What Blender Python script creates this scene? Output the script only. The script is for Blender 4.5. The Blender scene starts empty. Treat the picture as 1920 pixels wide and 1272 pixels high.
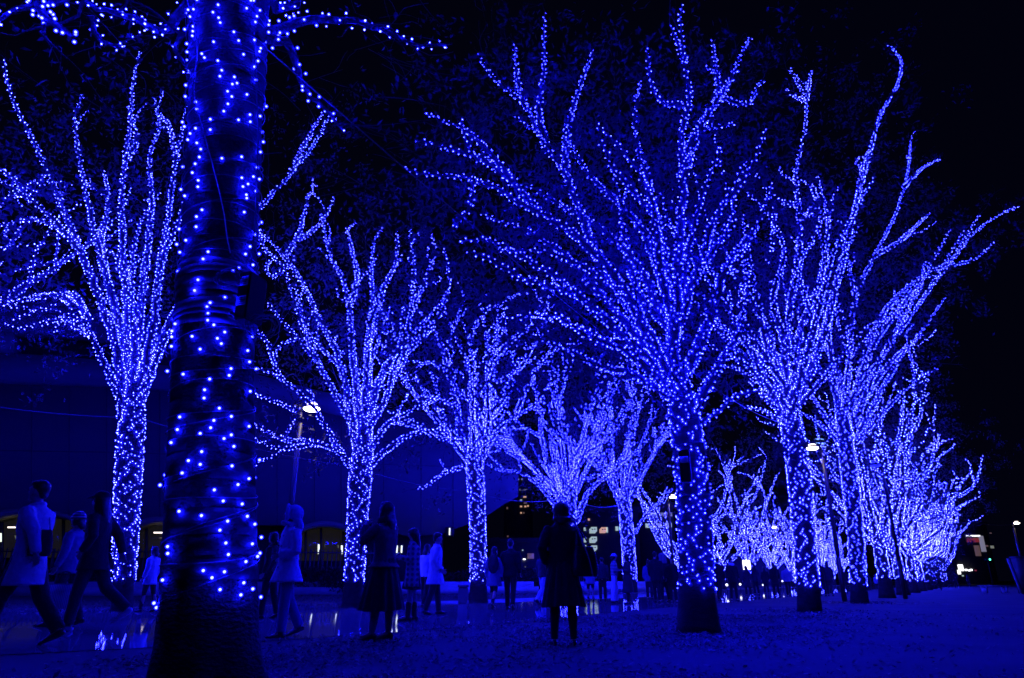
import bpy, bmesh, math, random
import numpy as np
from mathutils import Vector, Matrix

R = math.radians
rnd = random.Random(7)
nr = np.random.default_rng(7)
scene = bpy.context.scene

# ------------------------------------------------------------------ camera
THETA = 19.5
CAM_Z = 0.75
F = 1280.0                       # focal length in photo pixels (24 mm on a 36 mm sensor, 1920 wide)
cam_d = bpy.data.cameras.new('camera')
cam_d.lens = 24.0
cam_d.sensor_width = 36.0
cam_d.clip_start = 0.05
cam_d.clip_end = 3000.0
cam = bpy.data.objects.new('camera', cam_d)
scene.collection.objects.link(cam)
cam.location = (0, 0, CAM_Z)
cam.rotation_euler = (R(90 + THETA), 0, 0)
scene.camera = cam

# ------------------------------------------------------------------ night sky
world = bpy.data.worlds.new('World')
scene.world = world
world.use_nodes = True
wn = world.node_tree
wn.nodes.clear()
w_out = wn.nodes.new('ShaderNodeOutputWorld')
w_bg = wn.nodes.new('ShaderNodeBackground')
w_sky = wn.nodes.new('ShaderNodeTexSky')
w_sky.sky_type = 'NISHITA'
w_sky.sun_disc = False
w_sky.sun_elevation = R(-6)
w_sky.sun_rotation = R(200)
w_add = wn.nodes.new('ShaderNodeMix')
w_add.data_type = 'RGBA'
w_add.blend_type = 'ADD'
w_add.inputs[0].default_value = 1.0
w_add.inputs[7].default_value = (0.010, 0.012, 0.075, 1)   # faint city glow on the night sky
wn.links.new(w_sky.outputs[0], w_add.inputs[6])
wn.links.new(w_add.outputs[2], w_bg.inputs[0])
w_bg.inputs[1].default_value = 0.05
wn.links.new(w_bg.outputs[0], w_out.inputs[0])

# ------------------------------------------------------------------ exposure / sampling
vs = scene.view_settings
vs.view_transform = 'Standard'
vs.look = 'None'
vs.gamma = 1.0
vs.exposure = 0.0
vs.use_curve_mapping = False
scene.render.engine = 'CYCLES'
cy = scene.cycles
cy.use_light_tree = True
cy.max_bounces = 3
cy.diffuse_bounces = 1
cy.glossy_bounces = 2
cy.transmission_bounces = 2
cy.transparent_max_bounces = 6
cy.caustics_reflective = False
cy.caustics_refractive = False
cy.filter_width = 1.5
cy.use_denoising = True
cy.use_adaptive_sampling = False

# ------------------------------------------------------------------ helpers
COL = scene.collection
ST, CT = math.sin(R(THETA)), math.cos(R(THETA))

def ray(px, py):
    u = (px - 960.0) / F
    v = (636.0 - py) / F
    return np.array([u, CT - v * ST, ST + v * CT])

def at(px, py, Y):
    """a photo pixel carried out to world depth Y"""
    d = ray(px, py)
    return np.array([0, 0, CAM_Z]) + d * (Y / d[1])

def row_d(x, y):
    """signed distance to the right of the near row of trees"""
    return x * .8416 - (y - 4.05) * .54 + 1.515

def gz(x, y):
    """ground height: level near the camera, the path climbs gently to the far row"""
    return float(np.interp(row_d(x, y), [-12.4, -8.4, -4.2], [.13, .11, 0.0]))

def ground(px, py):
    d = ray(px, py)
    t = -CAM_Z / d[2]
    for _ in range(14):
        p = np.array([0, 0, CAM_Z]) + d * t
        t = .5 * t + .5 * (gz(p[0], p[1]) - CAM_Z) / d[2]
    p = np.array([0, 0, CAM_Z]) + d * t
    p[2] = gz(p[0], p[1])
    return p

def zat(px, py, Y):
    return at(px, py, Y)[2]

class MB:
    """collects pieces of one mesh"""
    def __init__(self):
        self.v, self.q, self.t, self.n = [], [], [], 0
    def add(self, V, Q=None, T=None):
        V = np.asarray(V, float).reshape(-1, 3)
        self.v.append(V)
        if Q is not None and len(Q): self.q.append(np.asarray(Q, int).reshape(-1, 4) + self.n)
        if T is not None and len(T): self.t.append(np.asarray(T, int).reshape(-1, 3) + self.n)
        self.n += len(V)
        return self
    def box(self, c, s, M=None):
        V = np.array([[x, y, z] for x in (-.5, .5) for y in (-.5, .5) for z in (-.5, .5)]) * np.asarray(s, float)
        if M is not None: V = V @ np.asarray(M).T
        V = V + np.asarray(c, float)
        return self.add(V, [[0, 1, 3, 2], [4, 6, 7, 5], [0, 4, 5, 1], [2, 3, 7, 6], [0, 2, 6, 4], [1, 5, 7, 3]])
    def tube(self, P, rad, sides=8, ref=None, phase=0.0, caps=True):
        P = np.asarray(P, float)
        n = len(P)
        rad = np.asarray(rad, float)
        if rad.ndim == 0: rad = np.full(n, float(rad))
        if rad.ndim == 1: rad = np.stack([rad, rad], 1)
        tan = np.gradient(P, axis=0)
        tan /= np.linalg.norm(tan, axis=1, keepdims=True) + 1e-9
        if ref is None:
            m = P[-1] - P[0]
            ref = np.array([1., 0, 0]) if abs(m[0]) < .5 * np.linalg.norm(m) else np.array([0, 1., 0])
        nn = np.cross(tan, ref)
        nn /= np.linalg.norm(nn, axis=1, keepdims=True) + 1e-9
        bb = np.cross(tan, nn)
        a = np.arange(sides) * 2 * math.pi / sides + phase
        V = (P[:, None, :] + nn[:, None, :] * (np.cos(a)[None, :, None] * rad[:, 0][:, None, None])
             + bb[:, None, :] * (np.sin(a)[None, :, None] * rad[:, 1][:, None, None])).reshape(-1, 3)
        i = np.arange(n - 1)[:, None] * sides
        j = np.arange(sides)[None, :]
        k = (j + 1) % sides
        Q = np.stack([i + j, i + k, i + sides + k, i + sides + j], 2).reshape(-1, 4)
        T = []
        if caps:
            V = np.vstack([V, P[0], P[-1]])
            c0, c1 = n * sides, n * sides + 1
            jj, kk = np.arange(sides), (np.arange(sides) + 1) % sides
            T = np.vstack([np.stack([np.full(sides, c0), kk, jj], 1),
                           np.stack([np.full(sides, c1), (n - 1) * sides + jj, (n - 1) * sides + kk], 1)])
        return self.add(V, Q, T)
    def ell(self, c, r, M=None, nu=12, nv=8):
        th = np.linspace(0, math.pi, nv + 1)[1:-1]
        ph = np.arange(nu) * 2 * math.pi / nu
        V = np.stack([np.outer(np.sin(th), np.cos(ph)), np.outer(np.sin(th), np.sin(ph)),
                      np.outer(np.cos(th), np.ones(nu))], 2).reshape(-1, 3)
        V = np.vstack([V, [0, 0, 1], [0, 0, -1]]) * np.asarray(r, float)
        if M is not None: V = V @ np.asarray(M).T
        V = V + np.asarray(c, float)
        i = np.arange(nv - 2)[:, None] * nu
        j = np.arange(nu)[None, :]
        k = (j + 1) % nu
        Q = np.stack([i + j, i + nu + j, i + nu + k, i + k], 2).reshape(-1, 4)
        jj, kk = np.arange(nu), (np.arange(nu) + 1) % nu
        top, bot = (nv - 1) * nu, (nv - 1) * nu + 1
        T = np.vstack([np.stack([np.full(nu, top), jj, kk], 1),
                       np.stack([np.full(nu, bot), (nv - 2) * nu + kk, (nv - 2) * nu + jj], 1)])
        return self.add(V, Q, T)
    def prism(self, poly, off):
        """closed prism: planar 3-D polygon (convex or fan-able from its first vertex) pushed by off"""
        poly = np.asarray(poly, float)
        n = len(poly)
        V = np.vstack([poly, poly + np.asarray(off, float)])
        T = [[0, i, i + 1] for i in range(1, n - 1)] + [[n, n + i + 1, n + i] for i in range(1, n - 1)]
        Q = [[i, n + i, n + (i + 1) % n, (i + 1) % n] for i in range(n)]
        return self.add(V, Q, T)
    def strip(self, A, B, off):
        """slab between two polylines of equal length, thickness off"""
        A, B = np.asarray(A, float), np.asarray(B, float)
        n = len(A)
        off = np.asarray(off, float)
        V = np.vstack([A, B, A + off, B + off])
        Q = []
        for i in range(n - 1):
            Q += [[i, i + 1, n + i + 1, n + i], [2 * n + i, 3 * n + i, 3 * n + i + 1, 2 * n + i + 1],
                  [i, 2 * n + i, 2 * n + i + 1, i + 1], [n + i, n + i + 1, 3 * n + i + 1, 3 * n + i]]
        Q += [[0, n, 3 * n, 2 * n], [n - 1, 3 * n - 1, 4 * n - 1, 2 * n - 1]]
        Q[-1] = [n - 1, 2 * n + n - 1, 3 * n + n - 1, n + n - 1]
        return self.add(V, Q)
    def mesh(self, name, smooth=True):
        me = bpy.data.meshes.new(name)
        if not self.v: return me
        V = np.vstack(self.v)
        q = np.vstack(self.q) if self.q else np.zeros((0, 4), int)
        t = np.vstack(self.t) if self.t else np.zeros((0, 3), int)
        me.vertices.add(len(V))
        me.vertices.foreach_set('co', V.astype(np.float32).ravel())
        loops = np.concatenate([q.ravel(), t.ravel()])
        me.loops.add(len(loops))
        me.loops.foreach_set('vertex_index', loops.astype(np.int32))
        me.polygons.add(len(q) + len(t))
        st = np.concatenate([np.arange(len(q)) * 4, len(q) * 4 + np.arange(len(t)) * 3])
        tot = np.concatenate([np.full(len(q), 4), np.full(len(t), 3)])
        me.polygons.foreach_set('loop_start', st.astype(np.int32))
        me.polygons.foreach_set('loop_total', tot.astype(np.int32))
        if smooth:
            me.polygons.foreach_set('use_smooth', np.ones(len(q) + len(t), bool))
        me.update(calc_edges=True)
        me.validate()
        return me
    def build(self, name, mat, parent=None, smooth=True):
        me = self.mesh(name, smooth)
        me.materials.append(mat)
        return link(name, me, parent)

def link(name, data, parent=None, loc=None):
    o = bpy.data.objects.new(name, data)
    COL.objects.link(o)
    if loc is not None: o.location = [float(a) for a in loc]
    if parent is not None: o.parent = parent
    return o

def tag(o, label=None, cat=None, group=None, kind=None):
    if label: o['label'] = label
    if cat: o['category'] = cat
    if group: o['group'] = group
    if kind: o['kind'] = kind
    return o

def thing(name, label, cat, loc=(0, 0, 0), rz=0.0, group=None):
    o = link(name, None, None, loc)
    o.rotation_euler = (0, 0, rz)
    o.empty_display_size = 0.2
    return tag(o, label, cat, group)

def smooth_path(P, step):
    """Catmull-Rom through P, resampled about every step metres"""
    P = np.asarray(P, float)
    if len(P) < 3:
        n = max(2, int(np.linalg.norm(P[-1] - P[0]) / step) + 1)
        return P[0] + (P[-1] - P[0]) * np.linspace(0, 1, n)[:, None]
    E = np.vstack([2 * P[0] - P[1], P, 2 * P[-1] - P[-2]])
    out = []
    for i in range(1, len(E) - 2):
        n = max(2, int(np.linalg.norm(E[i + 1] - E[i]) / step) + 1)
        t = np.linspace(0, 1, n, endpoint=False)[:, None]
        p0, p1, p2, p3 = E[i - 1], E[i], E[i + 1], E[i + 2]
        out.append(.5 * ((2 * p1) + (-p0 + p2) * t + (2 * p0 - 5 * p1 + 4 * p2 - p3) * t ** 2 + (-p0 + 3 * p1 - 3 * p2 + p3) * t ** 3))
    out.append(P[-1:])
    return np.vstack(out)

# ------------------------------------------------------------------ materials
def new_mat(name):
    m = bpy.data.materials.new(name)
    m.use_nodes = True
    nt = m.node_tree
    return m, nt, nt.nodes['Principled BSDF']

def surf(name, c1, c2=None, scale=8.0, rough=.8, bump=0.0, bscale=None, spec=.3, dist=.02, detail=5.0, stretch=None, metallic=0.0, sheen=0.0):
    m, nt, p = new_mat(name)
    p.inputs['Roughness'].default_value = rough
    p.inputs['Specular IOR Level'].default_value = spec
    p.inputs['Metallic'].default_value = metallic
    if sheen: p.inputs['Sheen Weight'].default_value = sheen
    c2 = c2 or tuple(a * .7 for a in c1)
    tc = nt.nodes.new('ShaderNodeTexCoord')
    mp = nt.nodes.new('ShaderNodeMapping')
    if stretch: mp.inputs['Scale'].default_value = stretch
    nt.links.new(tc.outputs['Object'], mp.inputs[0])
    nz = nt.nodes.new('ShaderNodeTexNoise')
    nz.inputs['Scale'].default_value = scale
    nz.inputs['Detail'].default_value = detail
    nt.links.new(mp.outputs[0], nz.inputs['Vector'])
    cr = nt.nodes.new('ShaderNodeValToRGB')
    cr.color_ramp.elements[0].position = .3
    cr.color_ramp.elements[0].color = (*c2, 1)
    cr.color_ramp.elements[1].position = .7
    cr.color_ramp.elements[1].color = (*c1, 1)
    nt.links.new(nz.outputs[0], cr.inputs[0])
    nt.links.new(cr.outputs[0], p.inputs['Base Color'])
    if bump:
        n2 = nt.nodes.new('ShaderNodeTexNoise')
        n2.inputs['Scale'].default_value = bscale or scale * 3
        n2.inputs['Detail'].default_value = 6
        nt.links.new(mp.outputs[0], n2.inputs['Vector'])
        b = nt.nodes.new('ShaderNodeBump')
        b.inputs['Strength'].default_value = bump
        b.inputs['Distance'].default_value = dist
        nt.links.new(n2.outputs[0], b.inputs['Height'])
        nt.links.new(b.outputs[0], p.inputs['Normal'])
    return m

def glow(name, col, strength, base=(.5, .5, .5)):
    m, nt, p = new_mat(name)
    p.inputs['Base Color'].default_value = (*base, 1)
    p.inputs['Emission Color'].default_value = (*col, 1)
    p.inputs['Emission Strength'].default_value = strength
    p.inputs['Roughness'].default_value = .4
    return m

BULB_POWER = 640.0
def bulb_mat(name, strength, col=(.0050, .0058, 1.0, 1)):
    m = bpy.data.materials.new(name)
    m.use_nodes = True
    nt = m.node_tree
    nt.nodes.clear()
    o = nt.nodes.new('ShaderNodeOutputMaterial')
    e = nt.nodes.new('ShaderNodeEmission')
    e.inputs[0].default_value = col
    e.inputs[1].default_value = strength
    nt.links.new(e.outputs[0], o.inputs[0])
    m.cycles.emission_sampling = 'FRONT'
    return m

M = {}
M['bulb'] = bulb_mat('blue_led', BULB_POWER)
M['bulb_deep'] = bulb_mat('deep_blue_led', BULB_POWER, (.0024, .0028, 1.0, 1))
M['bulb_pale'] = bulb_mat('pale_blue_led', BULB_POWER, (.0100, .0116, 1.0, 1))
def halo_mat():  # blue halo round a bulb, painted as a see-through emissive shell
    m = bpy.data.materials.new('led_halo')
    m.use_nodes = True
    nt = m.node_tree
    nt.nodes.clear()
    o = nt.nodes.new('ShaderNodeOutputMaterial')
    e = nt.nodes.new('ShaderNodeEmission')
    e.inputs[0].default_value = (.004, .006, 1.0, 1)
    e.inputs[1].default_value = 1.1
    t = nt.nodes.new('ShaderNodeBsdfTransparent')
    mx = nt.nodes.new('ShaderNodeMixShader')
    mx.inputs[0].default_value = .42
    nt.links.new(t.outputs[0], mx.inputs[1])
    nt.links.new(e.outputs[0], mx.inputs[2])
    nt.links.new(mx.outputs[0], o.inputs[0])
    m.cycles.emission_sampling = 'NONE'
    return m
M['cap'] = halo_mat()
M['bark'] = surf('bark', (.06, .043, .030), (.024, .018, .014), scale=5, rough=.85, bump=.7, bscale=22, dist=.02, stretch=(1, 1, 2.6))
M['bark_near'] = surf('bark_near', (.055, .042, .031), (.016, .012, .010), scale=16, rough=.8, bump=1.0, bscale=34, dist=.03, stretch=(1, 1, 1.8))
M['wrap'] = surf('trunk_wrap', (.30, .24, .22), (.20, .16, .145), scale=60, rough=.9, bump=.4, bscale=160, dist=.004)
M['wire'] = surf('wire', (.03, .035, .03), rough=.45, spec=.5)
M['white_wire'] = surf('white_wire', (.75, .75, .75), rough=.45, spec=.5)
M['black_plastic'] = surf('black_plastic', (.010, .010, .011), rough=.6, spec=.12)
M['paper'] = surf('paper', (.85, .85, .86), (.78, .78, .8), rough=.6)
M['ink'] = surf('ink', (.05, .05, .06), rough=.7)
M['soil'] = surf('soil', (.095, .08, .067), (.045, .039, .035), scale=.6, rough=.9, bump=.35, bscale=30, dist=.03, detail=9)
M['wet_stone'] = surf('wet_stone', (.30, .29, .28), (.21, .205, .20), scale=.7, rough=.035, bump=.06, bscale=18, dist=.003, spec=.6, detail=8)
M['leaf'] = None
def leaf_mat(name, c1, c2):
    m, nt, p = new_mat(name)
    g = nt.nodes.new('ShaderNodeNewGeometry')
    cr = nt.nodes.new('ShaderNodeValToRGB')
    cr.color_ramp.elements[0].color = (*c1, 1)
    cr.color_ramp.elements[1].color = (*c2, 1)
    nt.links.new(g.outputs['Random Per Island'], cr.inputs[0])
    nt.links.new(cr.outputs[0], p.inputs['Base Color'])
    p.inputs['Roughness'].default_value = .55
    t = nt.nodes.new('ShaderNodeBsdfTranslucent')
    nt.links.new(cr.outputs[0], t.inputs[0])
    mx = nt.nodes.new('ShaderNodeMixShader')
    mx.inputs[0].default_value = .4
    nt.links.new(p.outputs[0], mx.inputs[1])
    nt.links.new(t.outputs[0], mx.inputs[2])
    nt.links.new(mx.outputs[0], nt.nodes['Material Output'].inputs[0])
    return m
M['leaf'] = leaf_mat('autumn_leaf', (.02, .018, .014), (.08, .064, .045))
M['dry_leaf'] = leaf_mat('fallen_leaf', (.025, .02, .017), (.27, .21, .17))
M['metal_post'] = surf('lamp_post_paint', (.045, .028, .02), (.035, .022, .016), rough=.38, spec=.5)
M['dark_metal'] = surf('dark_metal', (.035, .035, .04), rough=.45, spec=.5)
M['lamp'] = glow('lamp_lens', (1.0, .86, .70), 16.0)
M['lamp_soft'] = glow('lamp_reflector', (1.0, .82, .64), 3.0)
# ------------------------------------------------------------------ ground and path
mb = MB()
dv_, pv_ = np.array([.54, .8416, 0]), np.array([.8416, -.54, 0])
o_ = np.array([-1.8, 4.05, 0])
fold = [(-900, .13), (-12.4, .13), (-8.4, .11), (-4.2, 0), (900, 0)]
gv = [o_ + pv_ * a + dv_ * b + np.array([0, 0, z]) for a, z in fold for b in (-500, 1600)]
mb.add(gv, [[2 * i, 2 * i + 1, 2 * i + 3, 2 * i + 2] for i in range(4)])
tag(mb.build('ground', M['soil'], smooth=False), kind='structure')

near_edge = np.array([(-16, -1.5), (-9.6, 3.9), (-4.7, 8.3), (-2.35, 10.7), (-.1, 13.5), (3.2, 19.6), (8.0, 27.0), (17.4, 41.8), (45.8, 86.0), (80, 140.0)])
far_edge = np.array([(-26, 9.5), (-17, 13.5), (-11.2, 17.0), (-7.4, 19.2), (-3.9, 22.0), (-.4, 26.2), (3.6, 33.2), (13.0, 48.0), (41.0, 92.0), (74, 144.0)])
ne = smooth_path(np.c_[near_edge, np.zeros(len(near_edge))], 1.0)
fe = smooth_path(np.c_[far_edge, np.zeros(len(far_edge))], 1.0)
def resamp(P, n):
    d = np.r_[0, np.cumsum(np.linalg.norm(np.diff(P, axis=0), axis=1))]
    s = np.linspace(0, d[-1], n)
    return np.stack([np.interp(s, d, P[:, k]) for k in range(3)], 1)
ne, fe = resamp(ne, 90), resamp(fe, 90)
ne[:, 0] += np.sin(np.arange(90) * 1.7) * .05
rows_ = [ne + (fe - ne) * f for f in np.linspace(0, 1, 25)]
V = np.vstack(rows_)
V[:, 2] = [gz(x, y) + .008 for x, y, _ in V]
mb = MB(); mb.add(V, [[r * 90 + i, r * 90 + i + 1, r * 90 + 91 + i, r * 90 + 90 + i] for r in range(24) for i in range(89)])
tag(mb.build('path', M['wet_stone'], smooth=False), kind='structure')

# ------------------------------------------------------------------ gymnasium
GY = 15.0
ge = np.array([math.cos(R(GY)), math.sin(R(GY)), 0])
gn = np.array([-math.sin(R(GY)), math.cos(R(GY)), 0])
G0 = np.array([-27.0, 38.0, 0])
def gym(px, py, back=0.0):
    d = ray(px, py)
    o = np.array([0, 0, CAM_Z])
    t = ((G0 + gn * back - o) @ gn) / (d @ gn)
    return o + d * t
M['gym_wall'] = surf('gym_concrete', (.17, .16, .15), (.13, .125, .12), scale=.25, rough=.7, bump=.15, bscale=4, dist=.02)
M['gym_seam'] = surf('gym_seam', (.115, .11, .105), (.095, .09, .088), scale=1, rough=.8)
M['gym_band'] = surf('gym_band', (.27, .26, .25), (.21, .205, .20), scale=.3, rough=.6)
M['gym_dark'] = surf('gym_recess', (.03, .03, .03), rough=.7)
M['gym_canopy'] = surf('canopy_warm_lit', (.30, .28, .16), (.24, .22, .13), scale=1.0, rough=.6)  # olive tone puts the entrances' warm light into the base colour
gym_root = thing('gymnasium', 'large pale concrete gymnasium with banded upper wall behind the left trees', 'building', (G0[0], G0[1], 0))
inv = -np.array([G0[0], G0[1], 0])
def gpart(name, mat, xs, top, bot, back=0.0, thick=1.2):
    m = MB()
    A = np.array([gym(x, y, back) for x, y in zip(xs, top)]) + inv
    B = np.array([gym(x, y, back) for x, y in zip(xs, bot)]) + inv
    m.strip(A, B, gn * thick)
    return m.build(name, mat, gym_root, smooth=False)
gpart('wall', M['gym_wall'], [-220, 0, 60, 230, 480, 605, 650, 700, 760, 830, 880, 920, 945, 972],
      [714, 714, 715, 723, 741, 752, 757, 766, 770, 776, 780, 784, 786, 790], [980, 972, 968, 984, 984, 984, 984, 986, 1004, 1001, 982, 963, 946, 931], 0.0, 1.5)
gpart('wall_band', M['gym_band'], [-220, 0, 60, 230, 480, 605, 651], [660, 662, 665, 678, 702, 735, 741],
      [713, 714, 715, 722, 740, 768, 778], -.8, 1.6)
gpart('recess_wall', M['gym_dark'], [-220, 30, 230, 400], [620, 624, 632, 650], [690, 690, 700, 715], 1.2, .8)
gpart('parapet', M['gym_band'], [-220, 0, 110, 235, 300], [566, 566, 568, 592, 606], [620, 622, 626, 640, 650], -.2, 1.4)
gpart('buttress', M['gym_band'], [14, 40], [526, 526], [566, 566], -.4, 1.4)
gpart('pier', M['gym_band'], [-40, 20], [622, 622], [664, 664], -.4, 1.6)
gpart('seam', M['gym_dark'], [10, 60, 195], [715.5, 717, 723.5], [718, 719.5, 726], -.03, .1)
for xs_ in (-60, 60, 130, 200, 300, 400, 470, 520, 590, 640, 720, 790, 850, 905):
    yt_ = float(np.interp(xs_, [-60, 230, 480, 650, 760, 905], [720, 730, 748, 764, 778, 790])); yb_ = float(np.interp(xs_, [-60, 230, 480, 650, 760, 830, 880, 905], [966, 980, 982, 982, 998, 998, 978, 966]))
    gpart('seam', M['gym_seam'], [xs_ - .8, xs_ + .8], [yt_, yt_], [yb_, yb_], -.025, .06)
gpart('seam', M['gym_seam'], [-200, 230, 480, 760, 900], [841, 848, 856, 872, 876], [842.4, 849.4, 857.4, 873.4, 877.4], -.025, .06)
# ground-floor wall in the dark behind the entrances
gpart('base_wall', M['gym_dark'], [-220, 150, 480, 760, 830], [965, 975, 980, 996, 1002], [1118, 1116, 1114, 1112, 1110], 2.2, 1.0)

def pane_mat(name, col, strength):
    m, nt, p = new_mat(name)
    p.inputs['Base Color'].default_value = (.02, .02, .02, 1)
    p.inputs['Roughness'].default_value = .03
    p.inputs['Specular IOR Level'].default_value = .9
    tc = nt.nodes.new('ShaderNodeTexCoord')
    nz = nt.nodes.new('ShaderNodeTexNoise')
    nz.inputs['Scale'].default_value = .8
    nt.links.new(tc.outputs['Object'], nz.inputs['Vector'])
    cr = nt.nodes.new('ShaderNodeValToRGB')
    cr.color_ramp.elements[0].color = tuple(c * .25 for c in col) + (1,)
    cr.color_ramp.elements[1].color = (*col, 1)
    nt.links.new(nz.outputs[0], cr.inputs[0])
    nt.links.new(cr.outputs[0], p.inputs['Emission Color'])
    p.inputs['Emission Strength'].default_value = strength
    return m
M['pane'] = pane_mat('lit_foyer_glass', (1.0, .86, .72), .010)
M['tube_light'] = glow('tube_light', (.9, 1.0, .75), 1.3)
M['warm_tube'] = glow('warm_tube_light', (1.0, .85, .75), 2.0)

def entrance(label, x0, x1, ytop, yspring, ybot, mull, tubes, warm=()):
    c = gym((x0 + x1) / 2, 1110, -1.0); c[2] = 0
    root = thing('entrance', label, 'entrance', c, group='glazed entrances of the gymnasium')
    n = 17
    xs = np.linspace(x0, x1, n)
    f = (xs - x0) / (x1 - x0) * 2 - 1
    arc = ytop + (yspring - ytop) * (f * f)
    m = MB()
    A = np.array([gym(x, y - 9, -1.6) for x, y in zip(xs, arc)]) - c
    B = np.array([gym(x, y, -1.6) for x, y in zip(xs, arc)]) - c
    m.strip(A, B, gn * 2.2)
    m.build('canopy', M['gym_canopy'], root, smooth=False)
    edges = [x0] + list(mull) + [x1]
    for a, b in zip(edges[:-1], edges[1:]):
        xx = np.linspace(a + .8, b - .8, 6)
        ff = (xx - x0) / (x1 - x0) * 2 - 1
        yy = ytop + (yspring - ytop) * ff * ff + 1.0
        m = MB()
        m.strip(np.array([gym(x, y, .6) for x, y in zip(xx, yy)]) - c, np.array([gym(x, ybot, .6) for x in xx]) - c, gn * .03)
        m.build('pane', M['pane'], root, smooth=False)
    for x in mull:
        fx = (x - x0) / (x1 - x0) * 2 - 1
        yt = ytop + (yspring - ytop) * fx * fx
        m = MB()
        m.strip(np.array([gym(x - 2.2, yt, .35), gym(x + 2.2, yt, .35)]) - c, np.array([gym(x - 2.2, ybot + 40, .35), gym(x + 2.2, ybot + 40, .35)]) - c, gn * .2)
        m.build('mullion', M['gym_dark'], root, smooth=False)
    for (x, y0, y1) in tubes:
        m = MB()
        m.strip(np.array([gym(x - 1.7, y0, -.3), gym(x + 1.7, y0, -.3)]) - c, np.array([gym(x - 1.7, y1, -.3), gym(x + 1.7, y1, -.3)]) - c, gn * .1)
        m.build('light_tube', M['tube_light'], root, smooth=False)
    for (xa, xb, y) in warm:
        m = MB()
        m.strip(np.array([gym(xa, y - 1.3, -.3), gym(xb, y - 1.3, -.3)]) - c, np.array([gym(xa, y + 1.3, -.3), gym(xb, y + 1.3, -.3)]) - c, gn * .1)
        m.build('light_tube', M['warm_tube'], root, smooth=False)
    return root
entrance('arched glass entrance glowing behind the walking man at the left edge', -70, 168, 962, 990, 1046, [2, 60, 118], [(0, 1000, 1016)], [(14, 28, 989)])
entrance('arched glass entrance glowing between the leftmost lit trunk and the near trunk', 236, 352, 978, 1000, 1046, [274, 312], [], [(288, 306, 999)])
entrance('arched glass entrance glowing right of the hooded woman', 550, 668, 986, 1004, 1052, [573, 602, 644], [(597.5, 1021, 1039), (641, 1023, 1039)])
for lab_, x_, y_ in (('pair of pale wall lights behind the woman in plaid', 748, 1030), ('small pale wall light right of the long white coat', 843, 997)):
    c = gym(x_, y_, -.4)
    root = thing('wall_light', lab_, 'wall light', c)
    for dx_ in ((-.12, .16) if y_ > 1000 else (0,)):
        m = MB(); m.box((dx_, 0, 0), (.08, .1, .42)); m.build('tube', M['tube_light'], root, smooth=False)
    m = MB(); m.box((0, .12, 0), (.5, .1, .55)); m.build('back_plate', M['gym_dark'], root, smooth=False)

# fence of upright bars in front of the gymnasium
def fence(label, x0, x1, Yf, grp):
    a, b = at(x0, 1089, Yf), at(x1, 1089, Yf + (x1 - x0) / 1280 * Yf * .27)
    a[2] = b[2] = gz(*a[:2])
    root = thing('fence', label, 'fence', a, group=grp)
    L = np.linalg.norm(b - a); dirv = (b - a) / L
    M3 = np.stack([dirv, np.cross([0, 0, 1], dirv), [0, 0, 1]], 1)
    bm_ = MB(); bm_.box((0, 0, 1.32), (.045, .045, 1.55), M3)
    me = bm_.mesh('bar', False); me.materials.append(M['dark_metal'])
    n = int(L / .21)
    for i in range(n + 1):
        link('bar', me, root, dirv * (L * i / n))
    for z in (.62, 1.95):
        m = MB(); m.box(dirv * L / 2 + np.array([0, 0, z]), (L, .05, .06), M3); m.build('rail', M['dark_metal'], root, smooth=False)
    for i in range(0, n + 1, 12):
        m = MB(); m.box(dirv * (L * i / n) + np.array([0, .07, 1.05]), (.09, .09, 2.1), M3); m.build('post', M['dark_metal'], root, smooth=False)
fence('dark upright-bar fence left of the leftmost lit trunk', -30, 210, 34.0, 'bar fences before the gymnasium')
fence('dark upright-bar fence right of the leftmost lit trunk', 252, 330, 34.6, 'bar fences before the gymnasium')
fence('dark upright-bar fence between the hooded woman and the second lit trunk', 474, 700, 35.0, 'bar fences before the gymnasium')

# low stepped wall in front of the fence
M['kerb_stone'] = surf('kerb_stone', (.40, .39, .38), (.30, .29, .28), scale=2, rough=.75, bump=.2, bscale=20)
for lab, (xa, xb, Ya, Yb) in {'low stepped stone wall at the foot of the fence on the left': (-60, 480, 31.0, 33.2),
                           'low stepped stone wall behind the women under the second lit tree': (482, 1010, 33.2, 38.0),
                           'low stepped stone wall far behind the standing group': (1100, 1250, 40.0, 46.0)}.items():
    a, b = at(xa, 1089, Ya), at(xb, 1089, Yb)
    a[2] = b[2] = gz(*a[:2])
    L = np.linalg.norm(b - a); dv = (b - a) / L
    M3 = np.stack([dv, np.cross([0, 0, 1], dv), [0, 0, 1]], 1)
    nb = np.cross([0, 0, 1], dv)
    root = thing('low_wall', lab, 'wall', a, group='low stepped walls along the path')
    m = MB(); m.box(dv * L / 2 + nb * .35 + np.array([0, 0, .17]), (L, .7, .34), M3); m.build('lower_step', M['kerb_stone'], root, smooth=False)
    m = MB(); m.box(dv * L / 2 + nb * .95 + np.array([0, 0, .29]), (L, .5, .58), M3); m.build('upper_step', M['kerb_stone'], root, smooth=False)

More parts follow.
